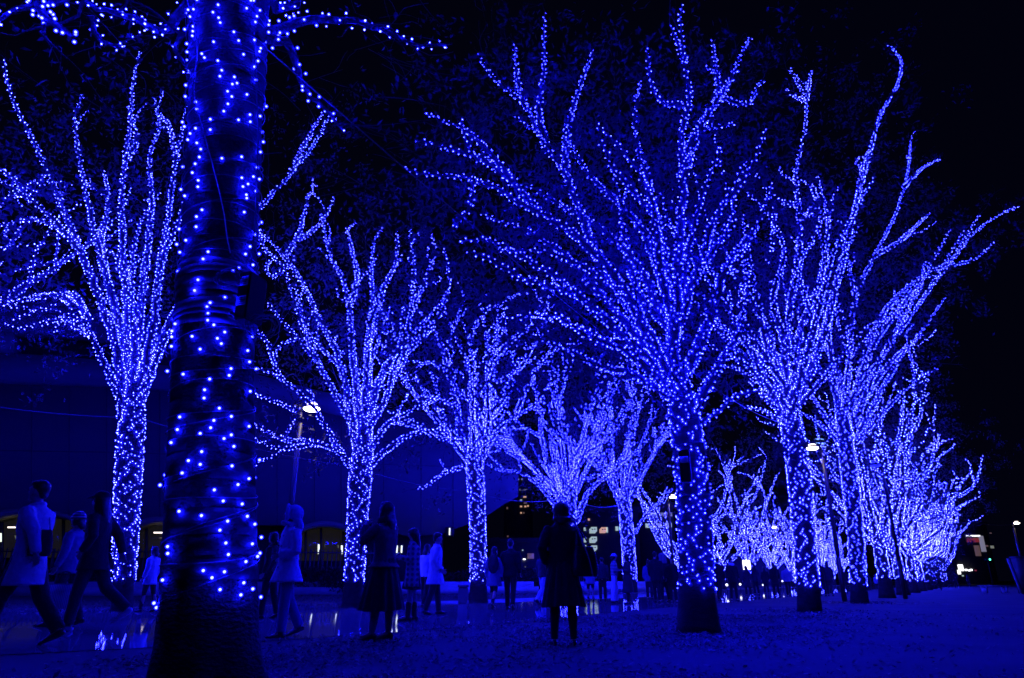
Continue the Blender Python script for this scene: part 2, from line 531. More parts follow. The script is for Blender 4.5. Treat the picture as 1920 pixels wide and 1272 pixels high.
# ------------------------------------------------------------------ far buildings
M['far_wall'] = surf('far_facade', (.10, .10, .10), (.07, .07, .07), scale=.2, rough=.8)
WIN = {'warm': glow('window_warm', (1.0, .55, .35), .55), 'cool': glow('window_cool', (.62, .85, .80), .5), 'dim': glow('window_dim', (.7, .75, .6), .22),
       'teal': glow('window_teal', (.35, .75, .75), .8), 'red': glow('sign_red', (1.0, .10, .12), .16), 'white': glow('sign_white', (.95, .95, 1.0), 2.2),
       'lilac': glow('sign_edge', (.75, .72, 1.0), .22), 'green': glow('signal_green', (.1, 1.0, .65), 3.0), 'faint': glow('window_faint', (.7, .4, .35), .12)}
def far_building(label, x0, x1, ytop, Y, wins, depth=14.0, shape='window'):
    a, b = at(x0, 1089, Y), at(x1, 1089, Y)
    zt = zat((x0 + x1) / 2, ytop, Y)
    c = np.array([(a[0] + b[0]) / 2, Y, 0])
    root = thing('building', label, 'building', c)
    m = MB(); m.box((0, depth / 2, zt / 2), (b[0] - a[0], depth, zt))
    m.build('wall', M['far_wall'], root, smooth=False)
    m = MB(); m.box((0, depth / 2, zt + .3), (b[0] - a[0] + .6, depth + .6, .6))
    m.build('roof_slab', M['far_wall'], root, smooth=False)
    for (x, y, w, h, kind) in wins:
        p0, p1 = at(x - w / 2, y + h / 2, Y), at(x + w / 2, y - h / 2, Y)
        m = MB()
        if kind.endswith('*'):      # chamfered pane with a sloping corner
            k = (p1[0] - p0[0]) * .28
            poly = np.array([[p0[0], 0, p0[2]], [p1[0] - k, 0, p0[2]], [p1[0], 0, p0[2] + k], [p1[0], 0, p1[2]], [p0[0] + k, 0, p1[2]], [p0[0], 0, p1[2] - k]])
            poly[:, 0] -= c[0]; poly[:, 1] = -.12
            m.prism(poly, (0, .1, 0))
            pane = m.build('window', WIN[kind[:-1]], root, smooth=False)
            q = MB()
            for fx, fz in ((.42, .62), (.72, .66)):
                q.box((p0[0] + (p1[0] - p0[0]) * fx - c[0], -.16, p0[2] + (p1[2] - p0[2]) * fz), ((p1[0] - p0[0]) * .18, .06, (p1[2] - p0[2]) * .14))
            q.build('fitting', M['dark_metal'], pane, smooth=False)
        else:
            m.box(((p0[0] + p1[0]) / 2 - c[0], -.07, (p0[2] + p1[2]) / 2), (p1[0] - p0[0], .1, p1[2] - p0[2]))
            m.build(shape, WIN[kind], root, smooth=False)
    return root
tw = [(972, 899, 3, 3, 'dim'), (979, 899, 3, 3, 'dim'), (977, 918.5, 6, 2.5, 'dim'), (985, 918.5, 7, 2.5, 'dim'), (984, 932, 6, 3, 'warm'),
      (977, 938, 4, 2, 'cool'), (977, 950, 4, 3, 'warm'), (985, 950, 4, 3, 'warm'), (990, 949, 3, 3, 'warm'), (985, 943.5, 6, 3, 'faint'),
      (977, 962, 3, 3, 'warm'), (982, 962, 3, 3, 'faint'), (951, 953, 3, 4, 'faint'), (952, 1006, 3, 3, 'faint')]
far_building('distant dark tower with a few warm windows above the walking couple', 944, 1000, 884, 190, tw, 16)
mw = [(1112, 994.5, 14, 12, 'cool*'), (1112, 1012.5, 14, 12, 'cool*'), (1112.5, 1028.5, 14, 11, 'cool*'), (1096.5, 992.5, 4, 6, 'cool'),
      (1097, 1013, 5, 9, 'cool*'), (1098, 1026, 2.5, 7, 'cool'), (1131, 994.5, 14, 11, 'warm*'), (1138, 994, 3, 10, 'cool'), (1156.5, 991.5, 5, 8, 'cool'), (1163, 990.5, 5, 6, 'teal'),
      (1104, 974.5, 3.5, 4, 'warm')]
far_building('distant block with a stack of three chamfered white windows right of the black coat', 1084, 1204, 956, 130, mw)
sw = [(1214 + i * 6.2, 965, 5, 7, 'dim' if i % 3 else 'faint') for i in range(8)] + [(1213 + i * 6.2, 986 - i * .15, 5.4, 8, 'cool' if i in (0, 1, 5, 7) else 'dim') for i in range(8)]
far_building('distant building with two long rows of lit windows beside the lamp post', 1206, 1272, 948, 140, sw)
gw = [(1530 + i * 5, 824, 3.6, 2.4, 'teal') for i in range(4)] + [(1531 + i * 5, 831.5, 4, 2.8, 'teal') for i in range(4)] + [(1540 + i * 4.5, 838.5, 3.6, 3, 'cool') for i in range(3)] + \
     [(1532, 868, 2.4, 3, 'faint'), (1543, 870, 4, 2, 'dim'), (1532, 875, 2.4, 3, 'faint')]
far_building('distant office tower with teal windows beside the lamp among the right trees', 1522, 1554, 815, 230, gw, 18)
rw = [(1824, 1005, 26, 2.4, 'white'), (1841.5, 1020, 2.6, 30, 'lilac'), (1824, 1013, 22, 8, 'red'), (1832.5, 1033, 6, 20, 'faint'),
      (1801, 1065, 7, 12, 'white'), (1798, 1073, 4, 8, 'white'), (1811, 1069, 4, 3.5, 'white'), (1817, 1070, 3, 3, 'white'), (1821, 1069, 3, 3.5, 'white'), (1829, 1070, 3, 2.6, 'red'), (1805, 1080, 3, 2.5, 'cool'),
      (1850, 1024, 4, 3, 'faint'), (1857, 1000, 3, 2, 'faint'), (1860, 1026, 5, 5, 'dim')]
far_building('distant shop front with white-edged red sign at the end of the avenue', 1786, 1872, 984, 170, rw, 14, 'sign_panel')
lw = [(980, 1032, 2.5, 2, 'cool'), (983, 1049, 5, 2.4, 'white'), (995, 1043, 12, 10, 'faint'), (985, 1063, 2, 2, 'dim')]
far_building('low dark pavilion with one faint brown window beside the walking couple', 912, 1040, 1018, 90, lw, 6)
far_building('long low dark hall with plain walls behind the lit trees of the far row', 1278, 1500, 1046, 110, [(1860 - 520, 1068, 3, 3, 'faint')], 8)
# ------------------------------------------------------------------ trees and string lights
from mathutils import noise as mn
OCT_V = np.array([[1, 0, 0], [-1, 0, 0], [0, 1, 0], [0, -1, 0], [0, 0, 1], [0, 0, -1]], float)
OCT_T = np.array([[0, 2, 4], [2, 1, 4], [1, 3, 4], [3, 0, 4], [2, 0, 5], [1, 2, 5], [3, 1, 5], [0, 3, 5]])
def bulbs_mesh(name, C, r, mat=None):
    C = np.asarray(C)
    n = len(C)
    sc = (r * nr.choice([.55, .8, 1.0, 1.15, 1.3], n, p=[.07, .2, .4, .23, .10]))[:, None, None]
    # random rotation per bulb
    a = nr.uniform(0, 6.28, n); b = nr.uniform(0, 6.28, n)
    ca, sa, cb, sb = np.cos(a), np.sin(a), np.cos(b), np.sin(b)
    Rm = np.zeros((n, 3, 3))
    Rm[:, 0, 0] = ca; Rm[:, 0, 1] = -sa * cb; Rm[:, 0, 2] = sa * sb
    Rm[:, 1, 0] = sa; Rm[:, 1, 1] = ca * cb; Rm[:, 1, 2] = -ca * sb
    Rm[:, 2, 1] = sb; Rm[:, 2, 2] = cb
    V = np.einsum('nij,kj->nki', Rm, OCT_V) * sc + C[:, None, :]
    T = (OCT_T[None] + (np.arange(n) * 6)[:, None, None]).reshape(-1, 3)
    m = MB(); m.add(V.reshape(-1, 3), None, T)
    me = m.mesh(name, True)
    me.materials.append(mat or M['bulb'])
    return me

def frame(P, ref=(.31, .17, .93)):
    t = np.gradient(P, axis=0); t /= np.linalg.norm(t, axis=1, keepdims=True) + 1e-9
    n = np.cross(t, np.array(ref)); l = np.linalg.norm(n, axis=1, keepdims=True)
    n = np.where(l > .15, n, np.cross(t, np.array([.9, .3, .1]))); n /= np.linalg.norm(n, axis=1, keepdims=True) + 1e-9
    return t, n, np.cross(t, n)

def wrap_bulbs(P, rad, surf_d, lin_d, gap=.020, s0=0.0, s1=1.0):
    """bulbs of strings wound round a limb: centres just off the bark"""
    d = np.r_[0, np.cumsum(np.linalg.norm(np.diff(P, axis=0), axis=1))]
    dens = np.maximum(lin_d, surf_d * 2 * math.pi * (rad + gap))
    cum = np.r_[0, np.cumsum((dens[1:] + dens[:-1]) / 2 * np.diff(d))]
    N = int(cum[-1])
    if N < 1: return np.zeros((0, 3))
    k = (np.arange(N) + nr.uniform(-.45, .45, N) + .5).clip(0, cum[-1])
    s = np.interp(k, cum, d)
    sel = (s >= s0 * d[-1]) & (s <= s1 * d[-1])
    s = s[sel]
    t, n, b = frame(P)
    ip = lambda A: np.stack([np.interp(s, d, A[:, i]) for i in range(3)], 1)
    pp, nn, bb = ip(P), ip(n), ip(b)
    rr = np.interp(s, d, rad) + gap + nr.uniform(-.004, .012, len(s))
    a = (np.arange(len(s)) * 2.39996 + nr.uniform(0, 6.28) + nr.uniform(-.7, .7, len(s)))      # even winding, loosely kept
    return pp + nn * (np.cos(a) * rr)[:, None] + bb * (np.sin(a) * rr)[:, None]

def leaves_mesh(name, C, size):
    n = len(C)
    u = nr.normal(size=(n, 3)); u /= np.linalg.norm(u, axis=1, keepdims=True)
    w = nr.normal(size=(n, 3)); w -= u * (w * u).sum(1, keepdims=True); w /= np.linalg.norm(w, axis=1, keepdims=True)
    nn = np.cross(u, w)
    L = (size * nr.uniform(.7, 1.3, n))[:, None]
    V = np.stack([C - u * L, C + w * L * .42 - u * L * .1 + nn * L * .12, C + u * L, C - w * L * .42 - u * L * .1 + nn * L * .12], 1).reshape(-1, 3)
    m = MB(); m.add(V, (np.arange(n) * 4)[:, None] + np.arange(4)[None])
    me = m.mesh(name, True)
    me.materials.append(M['leaf'])
    return me

def grow(P, rad, n, lmin, lmax, ang=(25, 55), up=.25, s0=.2):
    """side shoots of a limb: list of (path, radii)"""
    out = []
    d = np.r_[0, np.cumsum(np.linalg.norm(np.diff(P, axis=0), axis=1))]
    t, nn, bb = frame(P)
    for i in range(n):
        s = (s0 + (1 - s0) * ((i + rnd.random()) / n)) * d[-1]
        p = np.array([np.interp(s, d, P[:, k]) for k in range(3)])
        j = min(len(P) - 1, int(np.searchsorted(d, s)))
        a = rnd.uniform(0, 2 * math.pi)
        th = R(rnd.uniform(*ang))
        dv = t[j] * math.cos(th) + (nn[j] * math.cos(a) + bb[j] * math.sin(a)) * math.sin(th)
        dv = dv + np.array([0, 0, up]); dv /= np.linalg.norm(dv)
        L = rnd.uniform(lmin, lmax) * (1.15 - .5 * s / d[-1])
        k1 = p + dv * L * .35 + np.array([rnd.uniform(-1, 1), rnd.uniform(-1, 1), rnd.uniform(-.4, 1)]) * L * .07
        k2 = p + dv * L * .7 + np.array([rnd.uniform(-1, 1), rnd.uniform(-1, 1), rnd.uniform(-.2, 1)]) * L * .13
        k3 = p + dv * L + np.array([rnd.uniform(-1, 1), rnd.uniform(-1, 1), rnd.uniform(0, 1)]) * L * .2
        Q = smooth_path([p, k1, k2, k3], max(.15, L / 6))
        r0 = min(np.interp(s, d, rad) * .6, .012 + .012 * L)
        out.append((Q, np.linspace(r0, .005, len(Q))))
    return out

def assemble(label, loc, trunk, limbs, light_label, dens, lin, r_bulb, n_leaf, leaf_size, sub, twig, lit_sub=.6,
             group=None, trunk_sides=14, bark='bark', leaf_spread=.55, light_from=.62, trunk_gap=.018, sub_len=(.7, 2.0), sub_ang=(25, 55), bulb_objects=0, crown_up=0.3, crown_back=0.0, bulb_kind='bulb', lumpy=0.0):
    """trunk=(path, radii) and limbs=[(path, radii)] in world space -> tree thing + string-light thing"""
    loc = np.array([loc[0], loc[1], 0.0])
    root = thing('tree', label, 'tree', loc, group='trees of the avenue')
    strings = thing('string_lights', light_label, 'string lights', loc, group='string lights of the avenue')
    P, rad = trunk
    m = MB(); m.tube(P - loc, rad, trunk_sides)
    if lumpy:       # uneven bark: bulges, ridges and root flare
        V_ = m.v[0]; c_ = np.repeat(P - loc, trunk_sides, 0)
        nb_ = len(c_)
        for i_ in range(nb_):
            q_ = V_[i_] - c_[i_]; l_ = np.linalg.norm(q_) + 1e-9
            w_ = V_[i_]
            k_ = mn.noise((w_[0] * 2.2, w_[1] * 2.2, w_[2] * 1.1)) * .7 + mn.noise((w_[0] * 9, w_[1] * 9, w_[2] * 3)) * .28 + mn.noise((w_[0] * 26, w_[1] * 26, w_[2] * 9)) * .16
            az_ = math.atan2(q_[1], q_[0])
            fl_ = max(0, .45 - w_[2]) * .13 * max(0, math.sin(az_ * 5 + 1.3)) ** 2
            V_[i_] += q_ / l_ * (k_ * lumpy + fl_)
    m.build('trunk', M[bark], root)
    C = []
    zt = P[:, 2]
    d = np.r_[0, np.cumsum(np.linalg.norm(np.diff(P, axis=0), axis=1))]
    s0 = np.interp(light_from + gz(loc[0], loc[1]), zt, d) / d[-1]
    C.append(wrap_bulbs(P, rad, dens, lin, trunk_gap, s0, 1.0))
    ends = []
    for (LP, lr) in limbs:
        m = MB(); m.tube(LP - loc, lr, 7, caps=True)
        C.append(wrap_bulbs(LP, lr, dens, lin))
        L = np.linalg.norm(np.diff(LP, axis=0), axis=1).sum()
        shoots = grow(LP, lr, max(1, int(sub * L)), *sub_len, ang=sub_ang)
        for (Q, qr) in shoots:
            m.tube(Q - loc, qr, 5, caps=False)
            if rnd.random() < lit_sub: C.append(wrap_bulbs(Q, qr, dens, lin * .85, .012))
            ends.append(Q)
            for (Z, zr) in grow(Q, qr, twig, .35, 1.0, (20, 60), .15, .3):
                m.tube(Z - loc, zr * .6, 3, caps=False)
                ends.append(Z)
        ends.append(LP[len(LP) // 2:])
        m.build('limb', M[bark], root)
    if n_leaf:
        E = np.vstack(ends)
        # leaves sit in sprays: clump centres round the twigs, then leaves round each centre
        nc = max(20, n_leaf // 22)
        cc = E[nr.integers(0, len(E), nc)] + nr.normal(size=(nc, 3)) * leaf_spread + np.array([0, crown_back, crown_up])
        LC = cc[nr.integers(0, nc, n_leaf)] + nr.normal(size=(n_leaf, 3)) * nr.uniform(.10, .30, n_leaf)[:, None]
        LC = LC[LC[:, 2] > 2.6]
        link('crown', leaves_mesh('crown', LC - loc, leaf_size), root)
    C = np.vstack(C)
    if bulb_objects:
        # the strings run mostly over the open side of the trunk: thin them out round its flanks and back
        ax = np.stack([np.interp(C[:, 2], P[:, 2], P[:, 0]), np.interp(C[:, 2], P[:, 2], P[:, 1])], 1)
        q = C[:, :2] - ax; ql = np.linalg.norm(q, axis=1)
        face_ = (q @ np.array([.40, -.916])) / (ql + 1e-9)
        keep = (ql > .45) | (face_ > .38) | (nr.random(len(C)) < .42)
        patch = np.array([mn.noise((c[0] * 7 + 7, c[1] * 7, c[2] * 6.3)) for c in C])      # bare patches between the clusters
        keep &= (ql > .45) | (patch > -.27)
        C = C[keep]
    if bulb_objects:
        cd = np.linalg.norm(C - np.array([0, 0, CAM_Z]), axis=1)
        # nearest bulbs that the camera can see: in front of the trunk axis
        order = np.argsort(cd)
        inview = []
        for i in order:
            x, y, z = C[i]
            t = y * CT + (z - CAM_Z) * ST
            px, py = 960 + F * x / t, 636 - F * (-y * ST + (z - CAM_Z) * CT) / t
            if -10 < px < 1930 and -10 < py < 1280: inview.append(i)
            if len(inview) >= bulb_objects: break
        bm_ = bmesh.new(); bmesh.ops.create_icosphere(bm_, subdivisions=2, radius=r_bulb)
        me = bpy.data.meshes.new('bulb'); bm_.to_mesh(me); bm_.free()
        me.materials.append(M[bulb_kind])
        for p in me.polygons: p.use_smooth = True
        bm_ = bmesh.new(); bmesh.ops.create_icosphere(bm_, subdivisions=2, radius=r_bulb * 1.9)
        halo_shell = bpy.data.meshes.new('cap'); bm_.to_mesh(halo_shell); bm_.free()
        halo_shell.materials.append(M['cap'])
        for i in inview:
            bo = link('bulb', me, strings, C[i] - loc)
            link('cap', halo_shell, bo)  # added glow shell imitating the bulb's halo, not a real cap
        mask = np.ones(len(C), bool); mask[inview] = False
        Crest = C[mask]
    else:
        Crest = C
    o = link('bulb_mass', bulbs_mesh('bulb_mass', Crest - loc, r_bulb, M[bulb_kind]), strings)
    tag(o, kind='stuff')
    return root, strings, C

def px_radius(hw, px, py, Y): return hw / F * (Y / ray(px, py)[1])

def traced(label, light_label, Y, trunk_px, limb_px, dens, lin, r_bulb, n_leaf, leaf_size, sub, twig, r_limb=.12, r_tip=.012, seed=1, dyscale=2.2, fan=None, trunk_step=.25, **kw):
    rr = random.Random(seed)
    base = ground(trunk_px[0][0], trunk_px[0][1]) if Y is None else None
    if Y is None: Y = base[1]
    TP, TR = [], []
    for (x, y, hw) in trunk_px:
        p = at(x, y, Y); TP.append(p); TR.append(px_radius(hw, x, y, Y))
    TP = np.array(TP)
    if TP[0, 2] > -.05: TP[0, 2] = min(TP[0, 2], -.05)
    path = smooth_path(TP, trunk_step)
    hz = TP[:, 2]
    rad = np.interp(path[:, 2], hz, TR)
    limbs = []
    for i, item in enumerate(limb_px):
        pts, dy = item if isinstance(item, tuple) else (item, None)
        q = np.array(pts, float)
        cl = np.r_[0, np.cumsum(np.linalg.norm(np.diff(q, axis=0), axis=1))]
        span = cl[-1] / F * Y
        if dy is None: dy = rr.uniform(-1, 1) * min(dyscale, span * .5)
        d0 = 0.0
        if isinstance(dy, tuple): d0, dy = dy
        W = np.array([at(a, b, Y + d0 + (dy - d0) * (c / cl[-1]) ** 1.1) for (a, b), c in zip(q, cl)])
        LP = smooth_path(W, .22)
        jit = nr.normal(size=LP.shape) * .011; jit[0] = 0
        LP = LP + jit
        L = np.linalg.norm(np.diff(LP, axis=0), axis=1).sum()
        r0 = min(r_limb, .025 + .014 * L)
        limbs.append((LP, np.linspace(1, 0, len(LP)) ** 1.1 * (r0 - r_tip) + r_tip))
    if fan:
        nf, l0, l1, e0, e1 = fan
        for i in range(nf):      # straight limbs fanning out all round the crown
            az = 2 * math.pi * (i + rr.uniform(-.35, .35)) / nf
            el = R(rr.uniform(e0, e1))
            L = rr.uniform(l0, l1)
            b = path[-1 - rr.randrange(0, max(1, len(path) // 3))]
            h = np.array([math.cos(az), math.sin(az), 0]); w = np.array([-h[1], h[0], 0])
            dv = h * math.cos(el) + np.array([0, 0, math.sin(el)])
            K = [b, b + dv * L * .3 + w * rr.uniform(-.2, .2), b + dv * L * .65 + w * rr.uniform(-.35, .35) + h * rr.uniform(-.2, .3), b + dv * L + w * rr.uniform(-.6, .6) + np.array([0, 0, rr.uniform(-.2, .7)])]
            LP = smooth_path(K, .25)
            limbs.append((LP, np.linspace(1, 0, len(LP)) ** 1.1 * (r_limb * .7 - r_tip) + r_tip))
            for q in range(2):   # one or two long forks
                j = int(len(LP) * rr.uniform(.3, .6))
                az2 = az + rr.uniform(-.9, .9); el2 = el + rr.uniform(-.25, .2)
                h2 = np.array([math.cos(az2), math.sin(az2), 0]); d2 = h2 * math.cos(el2) + np.array([0, 0, math.sin(el2)])
                L2 = L * rr.uniform(.3, .55)
                F2 = smooth_path([LP[j], LP[j] + d2 * L2 * .5 + w * rr.uniform(-.12, .12), LP[j] + d2 * L2 + np.array([0, 0, rr.uniform(0, .4)])], .22)
                limbs.append((F2, np.linspace(1, 0, len(F2)) * (r_limb * .32 - r_tip) + r_tip))
    loc = (TP[0, 0], TP[0, 1])
    return assemble(label, loc, (path, rad), limbs, light_label, dens, lin, r_bulb, n_leaf, leaf_size, sub, twig, **kw)

# --- the big trunk in the foreground
NEAR = traced('thick near trunk with cloth wrap and an electrical box in the left foreground',
       'sparse blue bulbs wound round the thick foreground trunk', 4.1,
       [(388, 1360, 118), (388, 1272, 100), (392, 1190, 90), (394, 1105, 84), (396, 1000, 80), (396, 900, 77), (400, 700, 70), (408, 560, 67), (411, 480, 66), (420, 300, 66), (425, 150, 66), (428, 0, 70), (432, -90, 74)],
       [([(490, 70), (530, 50), (580, 40), (640, 38), (700, 48), (745, 66), (790, 84), (850, 84)], (-.1, .9)),
        ([(505, 75), (540, 78), (552, 115), (566, 150), (582, 178), (616, 212), (652, 252)], (-.1, .8)),
        ([(470, -60), (505, -5), (520, 15), (555, 5), (575, -30), (620, -90)], (-.1, 1.2)),
        ([(372, 10), (340, 20), (322, 55), (300, 58), (255, 38), (200, 22), (165, 5), (120, -60)], (-.1, 1.0)),
        ([(360, -80), (240, -60), (140, -15), (75, 8), (35, 15), (5, 35), (-20, 60)], (-.1, -.5)),
        ([(140, -15), (72, 2), (88, 33), (120, 55), (146, 74)], (-.4, -.9)),
        ([(170, 30), (190, 80), (240, 98)], (.5, .9)),
        ([(368, 40), (350, 60), (330, 90), (360, 160)], (-.2, .4)),
        ([(480, -70), (560, -180), (700, -300)], (0, 1.5)),
        ([(410, -90), (380, -250), (330, -420)], (0, 1.0)),
        ([(440, -90), (470, -260), (520, -420)], (0, -1.0))],
       72, 19, .0082, 900, .035, .8, 4, r_limb=.045, r_tip=.010, lit_sub=.12, trunk_step=.05, lumpy=.028, bulb_kind='bulb_deep', bark='bark_near', trunk_sides=72, leaf_spread=.35,
       sub_len=(.4, 1.1), bulb_objects=300, trunk_gap=.016, crown_up=.1)

# --- second tree of the near row
A2 = traced('tall lit tree right of centre with an unlit box-wide gap on its dark-footed trunk', 'blue string lights on the tall tree right of centre', None,
       [(1310, 1187, 42), (1308, 1150, 37), (1306, 1090, 32), (1302, 970, 31), (1296, 880, 30), (1286, 800, 28), (1276, 740, 22), (1270, 690, 16)],
       [[(1282, 770), (1262, 680), (1268, 560), (1275, 430), (1282, 330), (1275, 260), (1292, 190), (1285, 120), (1276, 50), (1278, 4)],
        ([(1276, 770), (1230, 660), (1170, 545), (1090, 450), (1010, 400), (940, 360), (890, 336), (830, 330), (752, 314)], -1.4),
        ([(1010, 400), (960, 340), (905, 300), (850, 280), (775, 262)], (-.8, -1.6)),
        ([(962, 342), (905, 272), (862, 240), (795, 212)], (-1.1, -.6)),
        ([(905, 300), (885, 290), (870, 245), (862, 222)], (-1.2, -1.5)),
        ([(1262, 700), (1190, 590), (1115, 470), (1062, 330), (1020, 270), (985, 200), (930, 150), (892, 100)], 1.2),
        ([(1058, 320), (1066, 232), (1085, 170), (1112, 93)], (.7, 1.4)),
        ([(1024, 280), (1010, 205), (1019, 130), (1022, 20)], (.8, .2)),
        ([(985, 200), (970, 150), (964, 84)], (1.0, 1.6)),
        ([(1270, 640), (1238, 500), (1226, 400), (1190, 310), (1160, 272), (1114, 232)], -1.8),
        ([(1226, 400), (1150, 320), (1140, 290), (1120, 250)], (-1.0, -2.0)),
        ([(1280, 330), (1300, 260), (1345, 190), (1370, 150), (1388, 105), (1408, 70)], (0, 1.6)),
        ([(1292, 200), (1240, 190), (1222, 160), (1212, 85)], (.2, -1.0)),
        ([(1290, 300), (1320, 245), (1350, 238), (1382, 232)], (.1, .8)),
        ([(1335, 180), (1400, 195), (1418, 165), (1434, 148)], (.8, 1.4)),
        ([(1285, 120), (1262, 60), (1256, 45)], (0, -.6)),
        ([(1350, 182), (1342, 130), (1338, 100), (1334, 74)], (1.0, 1.4)),
        ([(1265, 740), (1190, 650), (1090, 560), (1010, 500), (940, 460), (900, 448), (860, 455)], -2.0),
        ([(1080, 550), (1000, 530), (940, 500), (880, 470)], (-1.2, -2.4)), ([(888, 336), (882, 380), (864, 412), (846, 434)], (-1.3, -1.5)),
        ([(1180, 640), (1120, 640), (1060, 600), (1000, 590)], (-.6, -2.4)),
        ([(1296, 780), (1340, 700), (1375, 640), (1400, 560), (1395, 480)], 1.6),
        ([(1275, 560), (1330, 480), (1370, 420), (1380, 340), (1400, 300)], (0, -1.5)),
        ([(1300, 800), (1350, 770), (1385, 740), (1440, 735)], (.1, -1.4)),
        ([(1245, 600), (1200, 560), (1175, 470), (1165, 390), (1185, 330)], (0, 1.6)),
        ([(1258, 730), (1180, 662), (1100, 622), (1020, 592), (950, 600)], -2.2), ([(1264, 700), (1180, 565), (1100, 502), (1020, 472), (930, 470)], -.8),
        ([(1268, 650), (1200, 505), (1130, 432), (1050, 385), (985, 345)], .9), ([(1272, 610), (1215, 452), (1160, 380), (1105, 330), (1060, 250)], 1.8),
        ([(1256, 745), (1190, 702), (1130, 688), (1060, 655), (1000, 640)], 1.6), ([(1272, 570), (1300, 430), (1330, 330), (1356, 270)], -1.4),
        ([(1282, 710), (1330, 600), (1362, 500), (1420, 420), (1446, 345)], 1.6), ([(1268, 640), (1245, 480), (1215, 340), (1190, 240), (1200, 150)], 2.0),
        ([(1275, 600), (1310, 500), (1345, 400), (1400, 330), (1440, 240)], -1.8), ([(1262, 700), (1150, 580), (1060, 480), (980, 430), (900, 400)], 1.2)],
       84, 15, .0085, 18000, .075, .9, 4, r_limb=.11, seed=3, bulb_kind='bulb_deep', lit_sub=.13, crown_back=1.5, lumpy=.02, leaf_spread=.85, sub_len=(.5, 1.5), crown_up=.2)

A3 = traced('lit tree with a forked antler-like top, third trunk of the near row', 'blue string lights on the third tree of the near row', None,
       [(1518, 1148, 23), (1515, 1100, 20), (1511, 1050, 20), (1499, 900, 20), (1486, 810, 19), (1478, 765, 15), (1474, 725, 10)],
       [[(1472, 790), (1430, 700), (1382, 610), (1340, 520), (1300, 440), (1262, 380)],
        [(1476, 770), (1440, 660), (1420, 560), (1402, 470), (1392, 400)],
        ([(1480, 770), (1470, 650), (1492, 520), (1500, 420), (1492, 330), (1508, 250), (1512, 190), (1500, 165), (1480, 128)], .6),
        ([(1512, 192), (1516, 165), (1521, 132)], (.5, 1.0)), ([(1511, 192), (1492, 182), (1470, 165)], (.5, -.2)),
        ([(1492, 385), (1452, 372), (1422, 332), (1390, 302)], (.3, -1.2)), ([(1456, 372), (1450, 420), (1446, 480)], (0, -1.2)),
        ([(1500, 420), (1530, 380), (1520, 345), (1540, 400), (1560, 430)], (.3, 1.5)),
        ([(1490, 770), (1540, 640), (1572, 520), (1592, 440), (1606, 380), (1622, 320), (1650, 220), (1682, 160), (1690, 115), (1666, 84)], 1.8),
        ([(1606, 380), (1622, 290), (1640, 280)], (1.2, .6)),
        ([(1480, 780), (1450, 720), (1410, 690), (1370, 670), (1320, 640)], -2.0),
        [(1478, 790), (1420, 730), (1380, 690), (1330, 690)],
        ([(1470, 640), (1450, 560), (1470, 480), (1445, 410), (1400, 360)], (0, -1.5)),
        ([(1540, 640), (1510, 560), (1500, 500), (1530, 450)], (.5, -1.2)),
        ([(1500, 760), (1560, 690), (1600, 640), (1640, 600)], -1.5),
        ([(1484, 800), (1430, 770), (1395, 762)], -1.5),
        ([(1478, 770), (1440, 625), (1372, 502), (1332, 420), (1300, 320)], 1.8), ([(1488, 760), (1530, 600), (1562, 480), (1602, 400), (1640, 330)], -1.8),
        ([(1484, 765), (1502, 620), (1540, 520), (1552, 420), (1532, 330)], 1.4), ([(1474, 780), (1400, 680), (1330, 600), (1280, 560), (1230, 540)], 1.6)],
       76, 14, .0092, 13000, .085, .8, 3, r_limb=.11, seed=5, lit_sub=.22, crown_back=1.5, fan=(3, 4.0, 7.0, 42, 74), leaf_spread=.9, sub_len=(.6, 1.6))

A4 = traced('lit tree reaching furthest right with two long bare limbs, fourth of the near row', 'blue string lights on the fourth tree of the near row', None,
       [(1612, 1132, 17), (1609, 1090, 14), (1604, 1000, 14), (1594, 900, 14), (1584, 820, 13), (1580, 780, 11), (1582, 740, 8)],
       [[(1576, 800), (1562, 700), (1552, 600), (1546, 500), (1536, 432)],
        [(1584, 790), (1592, 680), (1604, 560), (1640, 480), (1680, 400), (1700, 330), (1708, 268)],
        ([(1695, 352), (1730, 316), (1763, 298)], (.8, 1.6)),
        ([(1594, 780), (1622, 660), (1662, 580), (1722, 522), (1780, 492), (1822, 440), (1862, 410), (1902, 388)], 1.0),
        ([(1762, 500), (1822, 488), (1866, 452)], (.8, .2)), ([(1662, 580), (1700, 560), (1727, 535)], (.4, 1.5)),
        [(1600, 800), (1640, 700), (1690, 600), (1726, 545)],
        [(1608, 820), (1660, 720), (1702, 650), (1731, 628)],
        ([(1640, 480), (1690, 450), (1736, 404)], (.6, 1.8)), ([(1690, 450), (1712, 430), (1745, 400)], (1.0, 2.0)),
        ([(1572, 820), (1520, 740), (1480, 705), (1450, 690)], -1.6), ([(1574, 830), (1530, 790), (1490, 770)], -1.6),
        ([(1552, 600), (1520, 560), (1490, 520)], (0, -1.5)), ([(1604, 560), (1590, 480), (1610, 420)], (0, -1.5)),
        ([(1702, 650), (1712, 690), (1716, 720)], (0, 1.0)),
        ([(1590, 770), (1640, 645), (1700, 562), (1742, 500), (1782, 428)], -1.6), ([(1596, 790), (1660, 690), (1720, 632), (1772, 558)], 1.6), ([(1604, 830), (1660, 770), (1710, 720), (1760, 690)], -1.4)],
       62, 12, .0098, 9000, .095, .8, 3, r_limb=.11, seed=8, lit_sub=.28, crown_back=1.5, fan=(4, 4.0, 8.0, 42, 74), leaf_spread=1.0, sub_len=(.7, 1.8))

